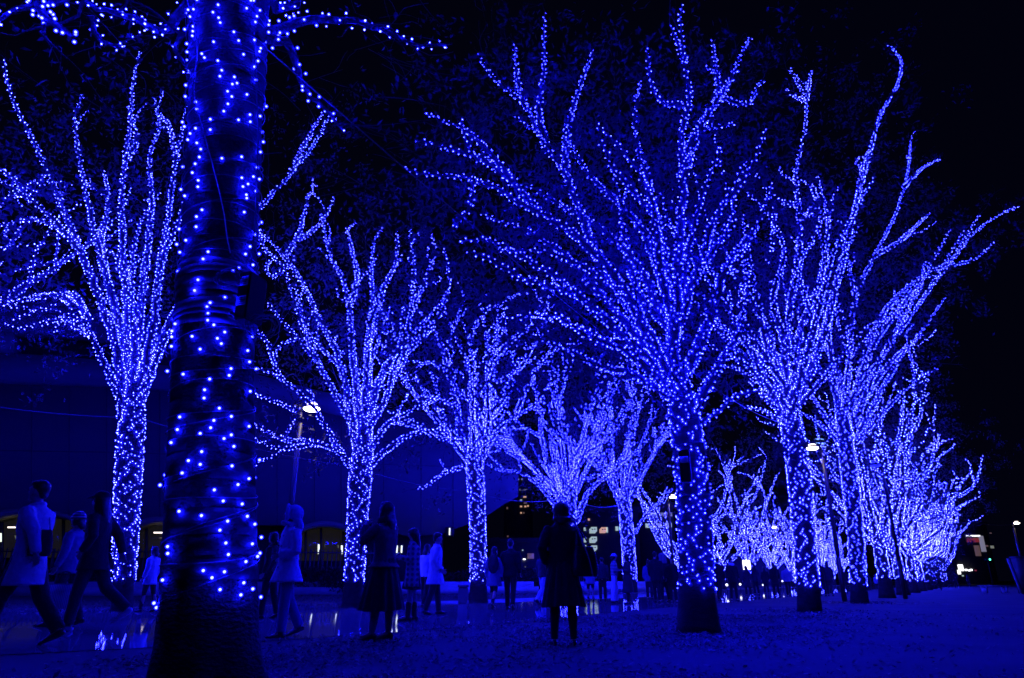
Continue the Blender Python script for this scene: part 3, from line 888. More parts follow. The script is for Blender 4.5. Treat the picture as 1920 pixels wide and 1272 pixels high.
B1 = traced('lit tree with long low arms to the left edge, leftmost of the far row', 'blue string lights on the leftmost tree of the far row', None,
       [(230, 1147, 20), (231, 1110, 18), (236, 1000, 21), (241, 900, 22), (245, 830, 23), (249, 770, 19), (252, 710, 12)],
       [([(236, 830), (222, 745), (195, 680), (172, 632), (158, 602), (120, 590), (60, 580), (-10, 570)], -1.6),
        ([(170, 630), (150, 600), (112, 598), (60, 612), (20, 615)], (-.6, -1.8)), ([(172, 632), (160, 625), (110, 600), (105, 632)], (-.6, .2)),
        ([(238, 800), (216, 650), (186, 560), (150, 470), (110, 370), (76, 295), (40, 220), (14, 160), (8, 110)], -1.8),
        [(242, 790), (226, 620), (196, 510), (176, 430), (160, 360), (148, 290), (140, 220), (158, 178)],
        ([(152, 472), (100, 412), (50, 370), (-10, 332)], (-1.0, -2.2)), ([(130, 440), (70, 412), (-10, 424)], (-1.0, -.4)), ([(60, 376), (20, 330), (-10, 308)], (-1.4, -2.8)),
        ([(140, 575), (110, 555), (60, 560), (0, 575)], (-.6, .8)), ([(165, 600), (140, 555), (100, 552), (60, 552)], (-.5, 1.2)),
        [(246, 780), (240, 600), (232, 480), (228, 380), (236, 290), (246, 210), (250, 150), (263, 95)],
        ([(236, 300), (255, 260), (240, 200)], (0, 1.2)),
        [(252, 770), (262, 600), (275, 480), (285, 380), (280, 300), (296, 240), (292, 185)],
        [(254, 770), (286, 620), (300, 500), (316, 400), (330, 300), (346, 220), (354, 195)],
        ([(330, 300), (318, 240), (300, 215), (290, 205)], (.5, 1.2)), ([(300, 500), (340, 400), (372, 320)], (0, -1.2)),
        ([(258, 760), (300, 650), (340, 570), (400, 480), (480, 400), (545, 325), (590, 268), (620, 213)], 2.0),
        ([(545, 325), (572, 270), (606, 212)], (1.2, 1.6)), ([(480, 420), (500, 470), (540, 505)], (.8, .6)),
        ([(262, 740), (310, 640), (345, 590), (380, 560)], -1.2), [(248, 780), (252, 640), (246, 520), (262, 420), (300, 360)],
        ([(196, 510), (190, 440), (205, 380), (195, 320)], (0, 1.5)), ([(262, 600), (230, 520), (215, 470)], (0, -1.5))],
       84, 16, .0088, 7000, .075, .8, 3, r_limb=.11, seed=11, crown_back=1.2, lit_sub=.25, leaf_spread=.6, sub_len=(.4, 1.3))

B2 = traced('lit vase-shaped tree behind the woman raising her phone, second of the far row', 'blue string lights on the second tree of the far row', None,
       [(660, 1140, 22), (662, 1110, 18), (667, 1040, 17), (671, 960, 18), (675, 900, 20), (680, 850, 18), (682, 800, 12)],
       [([(666, 890), (640, 850), (612, 805), (592, 768), (548, 725), (510, 700), (470, 688)], -1.5),
        ([(640, 852), (600, 832), (560, 838), (520, 840), (470, 820)], (-.3, -1.5)), ([(602, 832), (545, 826), (505, 812), (470, 792)], (-.5, .8)),
        ([(560, 770), (520, 756), (470, 738)], (-.8, -1.8)), ([(530, 715), (515, 680), (525, 650), (555, 635)], (-1.2, -1.6)), ([(515, 680), (500, 640), (475, 612)], (-1.3, -.8)),
        [(672, 860), (656, 760), (640, 690), (620, 640), (590, 580), (560, 520), (532, 482), (480, 425)],
        ([(534, 482), (560, 440), (570, 400), (580, 360)], (0, 1.0)), ([(562, 450), (602, 418), (628, 368)], (.2, -1.0)), ([(540, 500), (510, 520), (500, 500), (520, 480)], (0, -1)),
        [(678, 850), (670, 740), (660, 650), (655, 580), (640, 520), (620, 480), (610, 440), (600, 400)],
        [(682, 840), (686, 720), (690, 640), (700, 560), (696, 500), (702, 450), (722, 425)],
        [(684, 840), (702, 740), (730, 680), (756, 640), (772, 580), (776, 500), (768, 430)],
        ([(690, 850), (720, 802), (752, 780), (792, 760), (822, 738)], -1.2), ([(688, 880), (730, 840), (772, 815), (822, 808), (862, 832)], -1.0),
        ([(722, 690), (762, 660), (802, 620), (830, 580), (842, 520), (830, 460)], (.2, 1.6)), ([(772, 580), (800, 520), (815, 470), (808, 440)], (.4, 1.4)),
        ([(695, 600), (720, 540), (745, 480), (742, 430)], (0, -1.4)), ([(655, 580), (670, 520), (660, 470), (650, 430)], (0, 1.4)), ([(640, 690), (600, 650), (575, 610)], (0, -1))],
       84, 15, .009, 6500, .08, 1.3, 3, r_limb=.11, seed=13, crown_back=1.2, fan=(3, 3.5, 6.0, 50, 80), lit_sub=.35, leaf_spread=.7, sub_len=(.4, 1.3))

B3 = traced('lit tree with a drooping left arm beside the stone bollard, third of the far row', 'blue string lights on the third tree of the far row', None,
       [(897, 1131, 20), (897, 1092, 15), (896, 1000, 14), (893, 930, 15), (890, 880, 15), (889, 830, 9)],
       [([(882, 872), (852, 880), (826, 890), (802, 910), (780, 917)], -1.0), [(885, 875), (866, 830), (856, 760), (840, 700), (825, 640), (800, 600), (768, 558)],
        ([(856, 762), (816, 748), (790, 746), (771, 733)], (0, -1.2)), [(888, 865), (885, 780), (890, 700), (880, 640), (870, 612), (852, 588)],
        [(894, 865), (910, 790), (920, 720), (936, 660), (946, 600), (930, 556)], [(898, 872), (930, 812), (966, 780), (1002, 760), (1032, 720)],
        ([(866, 830), (820, 820), (780, 800), (740, 790)], -1.0), ([(905, 820), (890, 760), (850, 720), (840, 650), (870, 560)], 1.2),
        ([(936, 660), (980, 620), (1010, 580), (1000, 540)], (.3, 1.5)), ([(966, 780), (990, 720), (1020, 670), (1060, 640)], (.5, -1.0)),
        ([(880, 640), (905, 590), (950, 560), (990, 550)], (0, 1.4)), ([(840, 700), (810, 680), (780, 690)], (0, -1)), ([(920, 720), (960, 700), (985, 650)], (0, -1))],
       78, 14, .0094, 6500, .085, 1.5, 2, r_limb=.11, seed=17, crown_back=1.2, fan=(6, 4.5, 7.5, 36, 76), lit_sub=.4, leaf_spread=.8, sub_len=(.5, 1.6))

B4 = traced('low-forking lit tree behind the woman in the black coat, fourth of the far row', 'blue string lights on the fourth tree of the far row', 34.0,
       [(1066, 1121, 16), (1067, 1060, 14), (1067, 990, 14), (1066, 950, 13), (1066, 910, 8)],
       [([(1052, 965), (1012, 912), (972, 886), (936, 882), (912, 868)], -1.0), [(1056, 955), (1030, 880), (1016, 820), (1010, 760), (1000, 700), (985, 640)],
        [(1064, 945), (1072, 860), (1060, 800), (1050, 740), (1046, 680)], [(1074, 955), (1082, 860), (1102, 790), (1122, 720), (1132, 660)],
        ([(1080, 980), (1106, 920), (1142, 890), (1172, 862), (1205, 835), (1240, 800)], -1.4), [(1062, 950), (1050, 880), (1025, 800), (980, 740), (950, 700)],
        ([(1082, 860), (1130, 830), (1170, 780), (1190, 730)], (0, 1.5)), ([(1016, 820), (980, 800), (950, 770)], (0, -1.2)), ([(1072, 860), (1095, 830), (1130, 800), (1150, 740), (1170, 690)], (0, -1.4))],
       56, 12, .0108, 12000, .085, 1.4, 2, r_limb=.13, seed=19, crown_back=1.0, fan=(7, 6.0, 10.5, 34, 74), lit_sub=.42, leaf_spread=.9, sub_len=(.7, 2.2))

B5 = traced('lit tree between the lamp post and the black-coated woman, fifth of the far row', 'blue string lights on the fifth tree of the far row', 41.5,
       [(1182, 1113, 14), (1180, 1060, 12), (1176, 1000, 12), (1172, 955, 11), (1171, 920, 7)],
       [[(1166, 960), (1150, 900), (1130, 850), (1112, 800), (1090, 760)], [(1170, 950), (1168, 880), (1176, 820), (1182, 750), (1175, 690)],
        [(1178, 950), (1200, 900), (1226, 850), (1252, 800), (1270, 750)], ([(1190, 1000), (1214, 962), (1246, 935), (1264, 914)], -1.2),
        [(1174, 950), (1185, 880), (1215, 800), (1225, 740)], ([(1150, 900), (1120, 890), (1090, 900)], (0, -1)), [(1168, 950), (1145, 870), (1150, 800), (1140, 730)]],
       46, 10.5, .012, 9000, .09, 1.3, 2, r_limb=.13, seed=23, crown_back=1.0, fan=(6, 6.5, 11.0, 36, 74), lit_sub=.42, leaf_spread=.9, sub_len=(.8, 2.4))

# --- the rest of both rows, grown
def grown(label, light_label, x, y, H, spread, seed, dens, lin, r_bulb, n_leaf, sub, trunk_h=2.6, n_limb=10, right_bias=0.0, kind='bulb_pale'):
    rr = random.Random(seed)
    r0 = rr.uniform(.24, .29)
    lean = np.array([rr.uniform(-.12, .12), rr.uniform(-.12, .12), 0])
    P = np.array([[x, y, -.05], [x, y, .5], [x, y, trunk_h * .6], [x, y, trunk_h]]) + np.outer([0, .1, .5, 1], lean)
    path = smooth_path(P, .3)
    rad = np.interp(path[:, 2], [-.05, .4, .9, trunk_h], [r0 * 1.35, r0 * 1.12, r0, r0 * .78])
    limbs = []
    for i in range(n_limb):
        az = 2 * math.pi * (i + rr.uniform(-.3, .3)) / n_limb
        out = spread * rr.uniform(.35, 1.0) * (1 + right_bias * max(0, math.cos(az)))
        hh = (H - trunk_h) * rr.uniform(.55, 1.0) * (1 - .45 * (out / spread - .35) * rr.random())
        dv = np.array([math.cos(az), math.sin(az), 0])
        b = P[-1] + dv * r0 * .5 - np.array([0, 0, rr.uniform(0, .8)])
        w = np.array([-dv[1], dv[0], 0])
        K = [b]
        for f in (.25, .5, .75, 1.0):
            K.append(b + dv * out * (f ** rr.uniform(.6, 1.25)) + w * rr.uniform(-.9, .9) * f + np.array([0, 0, hh * f * rr.uniform(.82, 1.08)]))
        LP = smooth_path(K, .35) 
        limbs.append((LP, np.linspace(1, 0, len(LP)) ** .9 * .12 + .014))
    return assemble(label, (x, y), (path, rad), limbs, light_label, dens, lin, r_bulb, n_leaf, .09, sub, 1, lit_sub=.75, trunk_sides=10,
                    leaf_spread=.8, light_from=rr.uniform(.55, .85), sub_len=(1.0, 3.0), sub_ang=(35, 75), bulb_kind=kind)
step = np.array([4.73, 7.38])
ORD = ['first', 'second', 'third', 'fourth', 'fifth', 'sixth', 'seventh', 'eighth', 'ninth', 'tenth', 'eleventh', 'twelfth', 'thirteenth', 'fourteenth', 'fifteenth']
a0 = np.array([-1.8, 4.05])
for k in range(4, 14):
    p = a0 + step * k + np.array([.15, .0])
    far = (k - 4) / 9
    grown(f'densely lit tree, {ORD[k]} trunk of the near row counted from the foreground', f'blue string lights on the {ORD[k]} tree of the near row', p[0], p[1],
          12.2 + (k % 3) * 1.0 - 1.2 * far, 5.2 - 1.6 * far, 100 + k, 36 - 17 * far, 9 - 4 * far, .0115 + .010 * far, 5000 if k < 8 else 1500, .75 if k < 8 else .5,
          trunk_h=2.9, n_limb=9 if k < 9 else 8, right_bias=.15)
grown('lit tree beyond the left edge whose branch tips reach into the picture', 'blue string lights on the tree beyond the left edge', -13.9, 13.6, 11.5, 4.6, 304, 70, 14, .009, 5000, .7, trunk_h=3.6, n_limb=11, right_bias=.0, kind='bulb')
b0 = np.array([6.8, 41.5])
for k in range(1, 10):
    p = b0 + step * k
    far = (k - 1) / 8
    grown(f'lit tree, {ORD[k + 4]} of the far row, seen deep in the avenue', f'blue string lights on the {ORD[k + 4]} tree of the far row', p[0], p[1],
          12.0 - far + (k % 2) * 1.0, 5.6 - .6 * far, 200 + k, 30 - 14 * far, 8 - 3.5 * far, .013 + .010 * far, 3000 if k < 5 else 1200, .6 if k < 5 else .45,
          trunk_h=2.3, n_limb=7)
# ------------------------------------------------------------------ fittings on the trees
def helix(path_c, rad_f, z0, z1, turns, wob, seed, n=220, off=.006):
    rr = np.random.default_rng(seed)
    z = np.linspace(z0, z1, n)
    a = np.linspace(0, 2 * math.pi * turns, n) + rr.uniform(0, 6)
    z = z + np.sin(a * .9 + rr.uniform(0, 6)) * wob
    c = path_c(z); r = rad_f(z) + off
    return np.stack([c[:, 0] + np.cos(a) * r, c[:, 1] + np.sin(a) * r, z], 1)

M['blue_wire'] = surf('pale_grey_wire', (.11, .11, .12), rough=.4, spec=.5)
ntree, nstr, nC = NEAR
def near_axis():
    px = [(388, 1360, 118), (388, 1272, 100), (392, 1190, 90), (394, 1105, 84), (396, 1000, 80), (396, 900, 77), (400, 700, 70), (408, 560, 67), (411, 480, 66), (420, 300, 66), (425, 150, 66), (428, 0, 70), (432, -90, 74)]
    P = np.array([at(x, y, 4.1) for x, y, h in px]); r = np.array([px_radius(h, x, y, 4.1) for x, y, h in px])
    return P, r
NP, NR_ = near_axis()
n_c = lambda z: np.stack([np.interp(z, NP[:, 2], NP[:, 0]), np.interp(z, NP[:, 2], NP[:, 1])], 1)
n_r = lambda z: np.interp(z, NP[:, 2], NR_)
nloc = np.array(ntree.location)
# string cables wound round the near trunk
for i in range(3):
    m = MB(); m.tube(helix(n_c, n_r, .68 + i * .1, 4.9, 13, .05, i, n=620, off=.014) - nloc, .0030, 5); m.build('cable', M['blue_wire'], nstr)
# feed cables wound round the lit trunks behind
for (root_, st_, C_), turns in ((A2, 9), (A3, 9), (B1, 8), (B2, 8), (B3, 7)):
    tr_ = [c for c in root_.children if c.name.startswith('trunk')][0].data
    V_ = np.zeros(len(tr_.vertices) * 3); tr_.vertices.foreach_get('co', V_); V_ = V_.reshape(-1, 3)[:-2].reshape(-1, 14, 3)
    cen, ra = V_.mean(1), np.linalg.norm(V_ - V_.mean(1)[:, None], axis=2).mean(1)
    cf = lambda z: np.stack([np.interp(z, cen[:, 2], cen[:, 0]), np.interp(z, cen[:, 2], cen[:, 1])], 1)
    for q in range(2):
        m = MB(); m.tube(helix(cf, lambda z: np.interp(z, cen[:, 2], ra), .55, float(cen[-1, 2]) - .2, turns, .06, q + turns, n=260, off=.014), .005, 4); m.build('cable', M['wire'], st_)
# cloth wrap: bands round the trunk, each a turn of the winding
zs = [(478, 3), (494, 1), (508, 2), (528, 1), (556, 2), (580, 2), (604, 2), (640, 1.6), (690, 1.4), (745, 1.4), (800, 1.3), (850, 1.2), (905, 1.2), (960, 1.1), (1010, 1.1), (1055, 1.0)]
def band(z0, z1, tilt, out, phase=0.0):
    a = np.linspace(0, 2 * math.pi, 41)[:-1] + phase
    rows = []
    for f, o in ((0, -.004), (0, out), (.5, out + .002), (1, out), (1, -.004)):
        z = z0 + (z1 - z0) * f + np.cos(a + .6) * tilt
        c = n_c(z); r = n_r(z) + o
        rows.append(np.stack([c[:, 0] + np.cos(a) * r, c[:, 1] + np.sin(a) * r, z], 1))
    V = np.vstack(rows); Q = []
    for i in range(4):
        for j in range(40): Q.append([i * 40 + j, i * 40 + (j + 1) % 40, (i + 1) * 40 + (j + 1) % 40, (i + 1) * 40 + j])
    return V, Q
zpx = lambda y: zat(410, y, 3.85)
edges = [482, 498, 511, 530, 546, 561, 579, 588, 603]
for i in range(8):
    V, Q = band(zpx(edges[i + 1]) - .004, zpx(edges[i]) + .002, (.012, .03, .018, .036, .01, .028, .022, .014)[i], .012 + .0035 * ((i * 3) % 4), i * .7)
    m = MB(); m.add(V - nloc, Q); m.build('wrap_band', M['wrap'], ntree)
M['wrap_dark'] = surf('trunk_wrap_dark', (.06, .05, .042), (.022, .019, .016), scale=25, rough=.9, bump=.6, bscale=60, dist=.006, stretch=(1, 1, 2))
ee = [612, 652, 690, 745, 800, 848, 905, 955, 1008, 1050, 1092]
for i in range(len(ee) - 1):
    V, Q = band(zpx(ee[i + 1]) + .006, zpx(ee[i]) - .004, .010 + .008 * (i % 3), .003 + .002 * (i % 2), i)
    m = MB(); m.add(V - nloc, Q); m.build('wrap_band', M['wrap_dark'], ntree)
for i, y in enumerate([118, 245, 360, 440]):
    V, Q = band(zpx(y) - .012, zpx(y) + .006, .018, .003, i)
    m = MB(); m.add(V - nloc, Q); m.build('tie', M['wrap_dark'], ntree)

def electric_box(label, c, w, d, h, rz, labels):
    root = thing('electrical_box', label, 'electrical box', c, rz, 'electrical boxes on the trunks')
    bm_ = bmesh.new(); bmesh.ops.create_cube(bm_, size=1.0)
    for v in bm_.verts: v.co = Vector((v.co.x * w, v.co.y * d, v.co.z * h + h / 2))
    bmesh.ops.bevel(bm_, geom=bm_.edges[:], offset=.008, segments=2, affect='EDGES')
    me = bpy.data.meshes.new('housing'); bm_.to_mesh(me); bm_.free(); me.materials.append(M['black_plastic'])
    link('housing', me, root)
    m = MB(); m.box((w * .5 + .004, 0, h * .5), (.008, d * .8, h * .9)); m.build('lid', M['black_plastic'], root, smooth=False)
    for z0 in labels:
        m = MB(); m.box((-w * .5 - .0025, 0, z0), (.003, d * .78, h * .2)); lb = m.build('sticker', M['paper'], root, smooth=False)
        q = MB()
        for k in range(4): q.box((-w * .5 - .005, rnd.uniform(-.01, .01), z0 + h * .2 * (-.32 + .2 * k)), (.001, d * rnd.uniform(.4, .62), h * .014))
        q.build('print_line', M['ink'], lb, smooth=False)
    for z0 in (h * .12, h * .88):
        m = MB(); m.box((0, d / 2 + .006, z0), (w * 1.25, .012, .02)); m.build('bracket', M['dark_metal'], root, smooth=False)
    return root
cb = at(464, 606, 3.88)
electric_box('black electrical box with two white stickers strapped to the thick near trunk', cb, .16, .085, .31, R(72), (.245, .115))
a2c = at(1288, 905, 10.98)
electric_box('black electrical box strapped to the tall tree right of centre', a2c, .2, .16, .5, R(70), (.35,))
# loose coils of cable below and beside the box
def coil(label, c, r, n, seed, mat, rad=.0025):
    rr = np.random.default_rng(seed)
    a = np.linspace(0, 2 * math.pi * n, 40 * n)
    k = 1 + .18 * np.sin(a * .37 + 1) + .1 * np.sin(a * 1.7)
    P = np.stack([np.cos(a) * r * k, np.sin(a * .9 + .4) * r * .35, np.sin(a) * r * .75 * k], 1) + rr.normal(size=(len(a), 3)) * .002
    m = MB(); m.tube(P, rad, 5)
    o = m.build('cable_coil', mat)
    o.location = [float(x) for x in c]
    return tag(o, label, 'cable coil', 'loose cable coils on the near trunk')
coil('tangled coil of cable hanging below the box on the near trunk', at(492, 612, 3.84), .085, 7, 1, M['wire'])
coil('loops of cable bunched on the pale cloth wrap of the near trunk', at(428, 520, 3.80), .075, 5, 2, M['wire'])

def cable(label, pts, rad, mat, grp=None):
    P = np.array(pts)
    c = P[0].copy()
    m = MB(); m.tube(P - c, rad, 6)
    o = m.build('cable', mat); o.location = [float(x) for x in c]
    return tag(o, label, 'cable', grp)
def catenary(a, b, sag, n=40):
    f = np.linspace(0, 1, n)[:, None]
    P = a + (b - a) * f; P[:, 2] -= (4 * sag * f * (1 - f))[:, 0]
    return P
wp = [(346, -20), (352, 5), (362, 40), (368, 75), (369, 110), (364, 150), (366, 190), (380, 240), (396, 300), (410, 355), (420, 400), (425, 440), (432, 475)]
cable('white cable hanging down the front of the near trunk', smooth_path([at(x, y, 3.80 - .02 * (i % 2)) for i, (x, y) in enumerate(wp)], .03), .0038, M['white_wire'], 'cables on the near trunk')
wp = [(476, 60), (480, 150), (484, 240), (482, 330), (478, 420), (470, 500)]
cable('dark cable running straight down the right side of the near trunk', smooth_path([at(x, y, 3.98) for x, y in wp], .05), .005, M['wire'], 'cables on the near trunk')
SP = 'supply cables strung between the trees'
cable('straight cable slanting from the near trunk to the tall tree right of centre', catenary(at(500, 92, 4.05), at(1185, 668, 11.1), .05), .0055, M['blue_wire'], SP)
cable('cable from the tall tree right of centre to the antler-topped tree', catenary(at(1275, 680, 11.2), at(1462, 792, 18.5), .15), .008, M['blue_wire'], SP)
cable('cable running in from the left edge to the leftmost lit tree', catenary(at(-40, 758, 18.2), at(226, 783, 19.0), .06), .012, M['blue_wire'], SP)
cable('cable strung from the leftmost lit tree to the second tree of the far row', catenary(at(262, 785, 19.0), at(672, 878, 22.4), .12), .012, M['blue_wire'], SP)
cable('sagging cable between the second and third trees of the far row', catenary(at(690, 885, 22.4), at(890, 922, 26.8), .12), .013, M['blue_wire'], SP)
cable('sagging cable between the drooping-armed tree and the low-forking tree', catenary(at(905, 928, 26.8), at(1058, 934, 34), .22), .015, M['blue_wire'], SP)
cable('cable between the low-forking tree and the tree beside the lamp post', catenary(at(1082, 940, 34), at(1166, 945, 41.5), .25), .016, M['blue_wire'], SP)
cable('thin dark wire high across the night sky at the right edge', catenary(at(1790, 968, 62), at(1896, 984, 64), .3), .02, M['wire'], SP)

# a few big leaves hanging in the lamplight by the near tree
LV = [(745, 148, 5.4, .05), (762, 150, 5.6, .03), (806, 181, 5.6, .055), (770, 175, 5.6, .04), (851, 210, 5.7, .045), (836, 165, 5.6, .04), (268, 188, 4.6, .04), (232, 170, 4.6, .03), (328, 227, 4.4, .025), (367, 252, 4.2, .02), (742, 30, 5.2, .05), (782, 345, 6.0, .03)]
nt_tw = MB()
for i, (x, y, Y, s) in enumerate(LV):
    c = at(x, y, Y)
    a = rnd.uniform(-.5, .5)
    u = np.array([math.sin(a) * .5, rnd.uniform(-.2, .2), -math.cos(a)]); u /= np.linalg.norm(u)
    w = np.array([1.0, rnd.uniform(-.6, .6), .2]); w -= u * (w @ u); w /= np.linalg.norm(w)
    nn = np.cross(u, w)
    V = [c - u * s, c - u * s * .3 + w * s * .42 + nn * s * .1, c + u * s * .4 + w * s * .36 + nn * s * .1, c + u * s, c + u * s * .4 - w * s * .36 + nn * s * .1, c - u * s * .3 - w * s * .42 + nn * s * .1, c + nn * 0]
    m = MB(); m.add(np.array(V) - nloc, None, [[6, 0, 1], [6, 1, 2], [6, 2, 3], [6, 3, 4], [6, 4, 5], [6, 5, 0]])
    m.build('leaf', M['dry_leaf'], ntree)
    top = c - u * s
    nt_tw.tube(smooth_path([top - nloc, top + np.array([-.1, .1, .25]) - nloc, top + np.array([-.35, .2, .5]) - nloc], .1), .0025, 4)
for i in range(46):
    x, y = rnd.uniform(-20, 900), rnd.uniform(-60, 420)
    if 340 < x < 500: continue
    p = at(x, y, rnd.uniform(4.6, 6.2)); dv = np.array([rnd.uniform(-1, 1), rnd.uniform(-.5, .5), rnd.uniform(-.35, .5)]); dv /= np.linalg.norm(dv)
    L = rnd.uniform(.5, 1.2)
    Q = smooth_path([p, p + dv * L * .4 + np.array([0, 0, rnd.uniform(-.1, .1)]), p + dv * L + np.array([0, 0, rnd.uniform(-.2, .2)])], .12) - nloc
    nt_tw.tube(Q, np.linspace(.005, .002, len(Q)), 4)
    for (Z, zr) in grow(Q, np.full(len(Q), .004), 3, .2, .6, (25, 60), 0):
        nt_tw.tube(Z, .0018, 3)
tag(nt_tw.build('twig_mass', M['bark_near'], ntree), kind='stuff')

# ------------------------------------------------------------------ street lamps
def street_lamp(label, px, Y, height, head_px, lit=True):
    b = at(px, 1089, Y); b[2] = gz(b[0], b[1])
    root = thing('street_lamp', label, 'street lamp', b, group='street lamps of the avenue')
    m = MB()
    m.tube([(0, 0, 0), (0, 0, 1.6)], .098, 8); m.tube([(0, 0, 1.6), (0, 0, height - .5)], .082, 8)
    m.build('post', M['metal_post'], root, smooth=False)
    m = MB(); m.tube([(0, 0, height - .5), (0, 0, height - .22)], .02, 8); m.build('spigot', M['metal_post'], root)
    hx = (head_px - px) / F * Y * .95
    m = MB(); m.tube([(0, 0, height - .24), (hx * .06, 0, height - .02), (hx * .4, 0, height + .02), (hx, 0, height + .025)], .02, 6); m.build('arm', M['dark_metal'], root)
    prof = lambda rz: (np.array([(hx, 0, z) for r, z in rz]), np.array([r for r, z in rz]))
    P, r = prof([(.03, height + .03), (.17, height + .02), (.235, height - .02), (.24, height - .05)])
    m = MB(); m.tube(P, r, 24); m.build('shade', M['dark_metal'], root)
    P, r = prof([(.22, height - .055), (.23, height - .09), (.17, height - .135), (.05, height - .155)])
    m = MB(); m.tube(P, r, 24); m.build('lens', M['lamp'] if lit else M['paper'], root)
    P, r = prof([(.12, height + .035), (.15, height + .06), (.12, height + .085)])
    m = MB(); m.tube(P, r, 24); m.build('upper_lens', M['lamp_soft'] if lit else M['paper'], root)
    m = MB(); m.tube([(hx, 0, height + .03), (hx, 0, height + .1)], .02, 6); m.build('finial', M['dark_metal'], root)
    return root
street_lamp('street lamp with bright round head behind the hooded woman', 531, 19.0, 5.32, 552)
street_lamp('street lamp with bright head in front of the fourth tree of the near row', 1578, 27.6, 5.9, 1560)
street_lamp('street lamp beside the dark-footed trunk right of centre', 1264, 46.0, 5.9, 1274)
street_lamp('small far street lamp among the trunks of the far row', 1462, 73.0, 5.9, 1464)
street_lamp('street lamp at the right edge with its head turned out of frame', 1924, 62.0, 5.6, 1932)
street_lamp('slim unlit street lamp before the fifth tree of the near row', 1692, 32.0, 5.9, 1680, False)

# ------------------------------------------------------------------ small street things
c = ground(868, 1133)
root = thing('bollard', 'short square stone bollard beside the third tree of the far row', 'bollard', c)
bm_ = bmesh.new(); bmesh.ops.create_cube(bm_, size=1)
for v in bm_.verts: v.co = Vector((v.co.x * .26, v.co.y * .26, v.co.z * .46 + .23))
bmesh.ops.bevel(bm_, geom=bm_.edges[:], offset=.02, segments=2, affect='EDGES')
me = bpy.data.meshes.new('shaft'); bm_.to_mesh(me); bm_.free(); me.materials.append(M['gym_wall']); link('shaft', me, root)
m = MB(); m.prism(np.array([(-.15, -.15, .46), (.15, -.15, .46), (.15, .15, .46), (-.15, .15, .46)]), (0, 0, .07)); m.build('cap', M['gym_wall'], root, smooth=False)

# lit notice board on the far side of the avenue
c = at(1403, 1089, 60); c[2] = 0
root = thing('notice_board', 'small white lit notice board behind the far crowd', 'notice board', c)
m = MB(); m.box((0, 0, 2.0), (.62, .1, .75)); m.build('screen', WIN['white'], root, smooth=False)
for s in (-1, 1):
    m = MB(); m.box((s * .36, .02, 1.2), (.06, .1, 2.4)); m.build('post', M['dark_metal'], root, smooth=False)
# low path lights
for i, (x, y, Y) in enumerate([(1362, 1097, 40), (1387, 1096, 46), (1430, 1097, 50), (1467, 1090, 55)]):
    c = at(x, 1089, Y); c[2] = 0
    z = zat(x, y, Y)
    root = thing('path_light', ['low white path light beside the pair left of the notice board', 'low white path light under the notice board', 'low white path light right of the notice board', 'low white path light beside the third near-row trunk'][i], 'path light', c, group='low path lights')
    m = MB(); m.tube([(0, 0, 0), (0, 0, max(.1, z - .06))], .03, 8); m.build('stem', M['dark_metal'], root)
    m = MB(); m.ell((0, 0, z), (.07, .07, .07)); m.build('globe', WIN['white'], root)

# bench, shrub, leaning panel and dark gate at the right edge
c = ground(1866, 1112); 
root = thing('bench', 'low pale bench at the right end of the avenue', 'bench', c, R(4))
for i in range(3):
    m = MB(); m.box((0, -.16 + .16 * i, .44), (1.9, .14, .05)); m.build('slat', M['kerb_stone'], root, smooth=False)
for s in (-1, 1):
    m = MB(); m.box((s * .7, 0, .205), (.14, .42, .41)); m.build('leg', M['kerb_stone'], root, smooth=False)
def shrub(label, c, w, h, n, cat='shrub', name='shrub', depth=None, leaf=.08):
    root = thing(name, label, cat, c)
    P = nr.normal(size=(n * 2, 3)); P /= np.linalg.norm(P, axis=1, keepdims=True); P *= (nr.uniform(.25, 1, len(P)) ** .4)[:, None]
    P = P[P[:, 2] > -.7][:n]
    P = P * np.array([w / 2, (depth or w) / 2, h * .55]) + np.array([0, 0, h * .48])
    P[:, 2] = np.abs(P[:, 2])
    link('foliage', leaves_mesh('foliage', P, leaf), root)
    m = MB()
    for i in range(7):
        a = rnd.uniform(0, 6.28); m.tube(smooth_path([(0, 0, 0), (math.cos(a) * w * .15, math.sin(a) * w * .1, h * .4), (math.cos(a) * w * .35, math.sin(a) * w * .2, h * .8)], .3), np.array([.03]).repeat(len(smooth_path([(0, 0, 0), (1, 0, 0), (2, 0, 0)], 9))) if False else .02, 5)
    m.build('stem', M['bark'], root)
    return root
shrub('dark rounded shrub behind the bench at the right', ground(1858, 1110) + np.array([0, 6, 0]), 2.6, 2.6, 2600)
shrub('dark clipped hedge below the fence beside the second lit trunk', np.array([at(590, 1089, 33.6)[0], 34.6, .13]), 6.5, 1.25, 4500, 'hedge', 'hedge', .8)
shrub('dark clipped hedge below the fence at the left edge', np.array([at(90, 1089, 33)[0], 33.6, .13]), 7.5, 1.3, 4500, 'hedge', 'hedge', .8)
shrub('dark clipped hedge behind the walking couple', np.array([at(960, 1089, 40)[0], 41, .13]), 8.0, 1.4, 4500, 'hedge', 'hedge', .8)
c = ground(1915, 1114)
root = thing('leaning_panel', 'pale board leaning on the dark kiosk at the right edge', 'board', c, R(-8))
m = MB(); m.prism(np.array([(-.03, 0, 0), (.09, 0, 0), (-.20, .06, 2.05), (-.33, .06, 2.05)]), (0, .05, 0)); m.build('board', M['kerb_stone'], root, smooth=False)
m = MB(); m.prism(np.array([(.09, .01, 0), (.15, .01, 0), (-.14, .07, 2.05), (-.20, .07, 2.05)]), (0, .07, 0)); m.build('edge_strip', M['dark_metal'], root, smooth=False)
c = ground(1948, 1114)
root = thing('kiosk', 'dark flat-topped kiosk cut off by the right edge', 'kiosk', c)
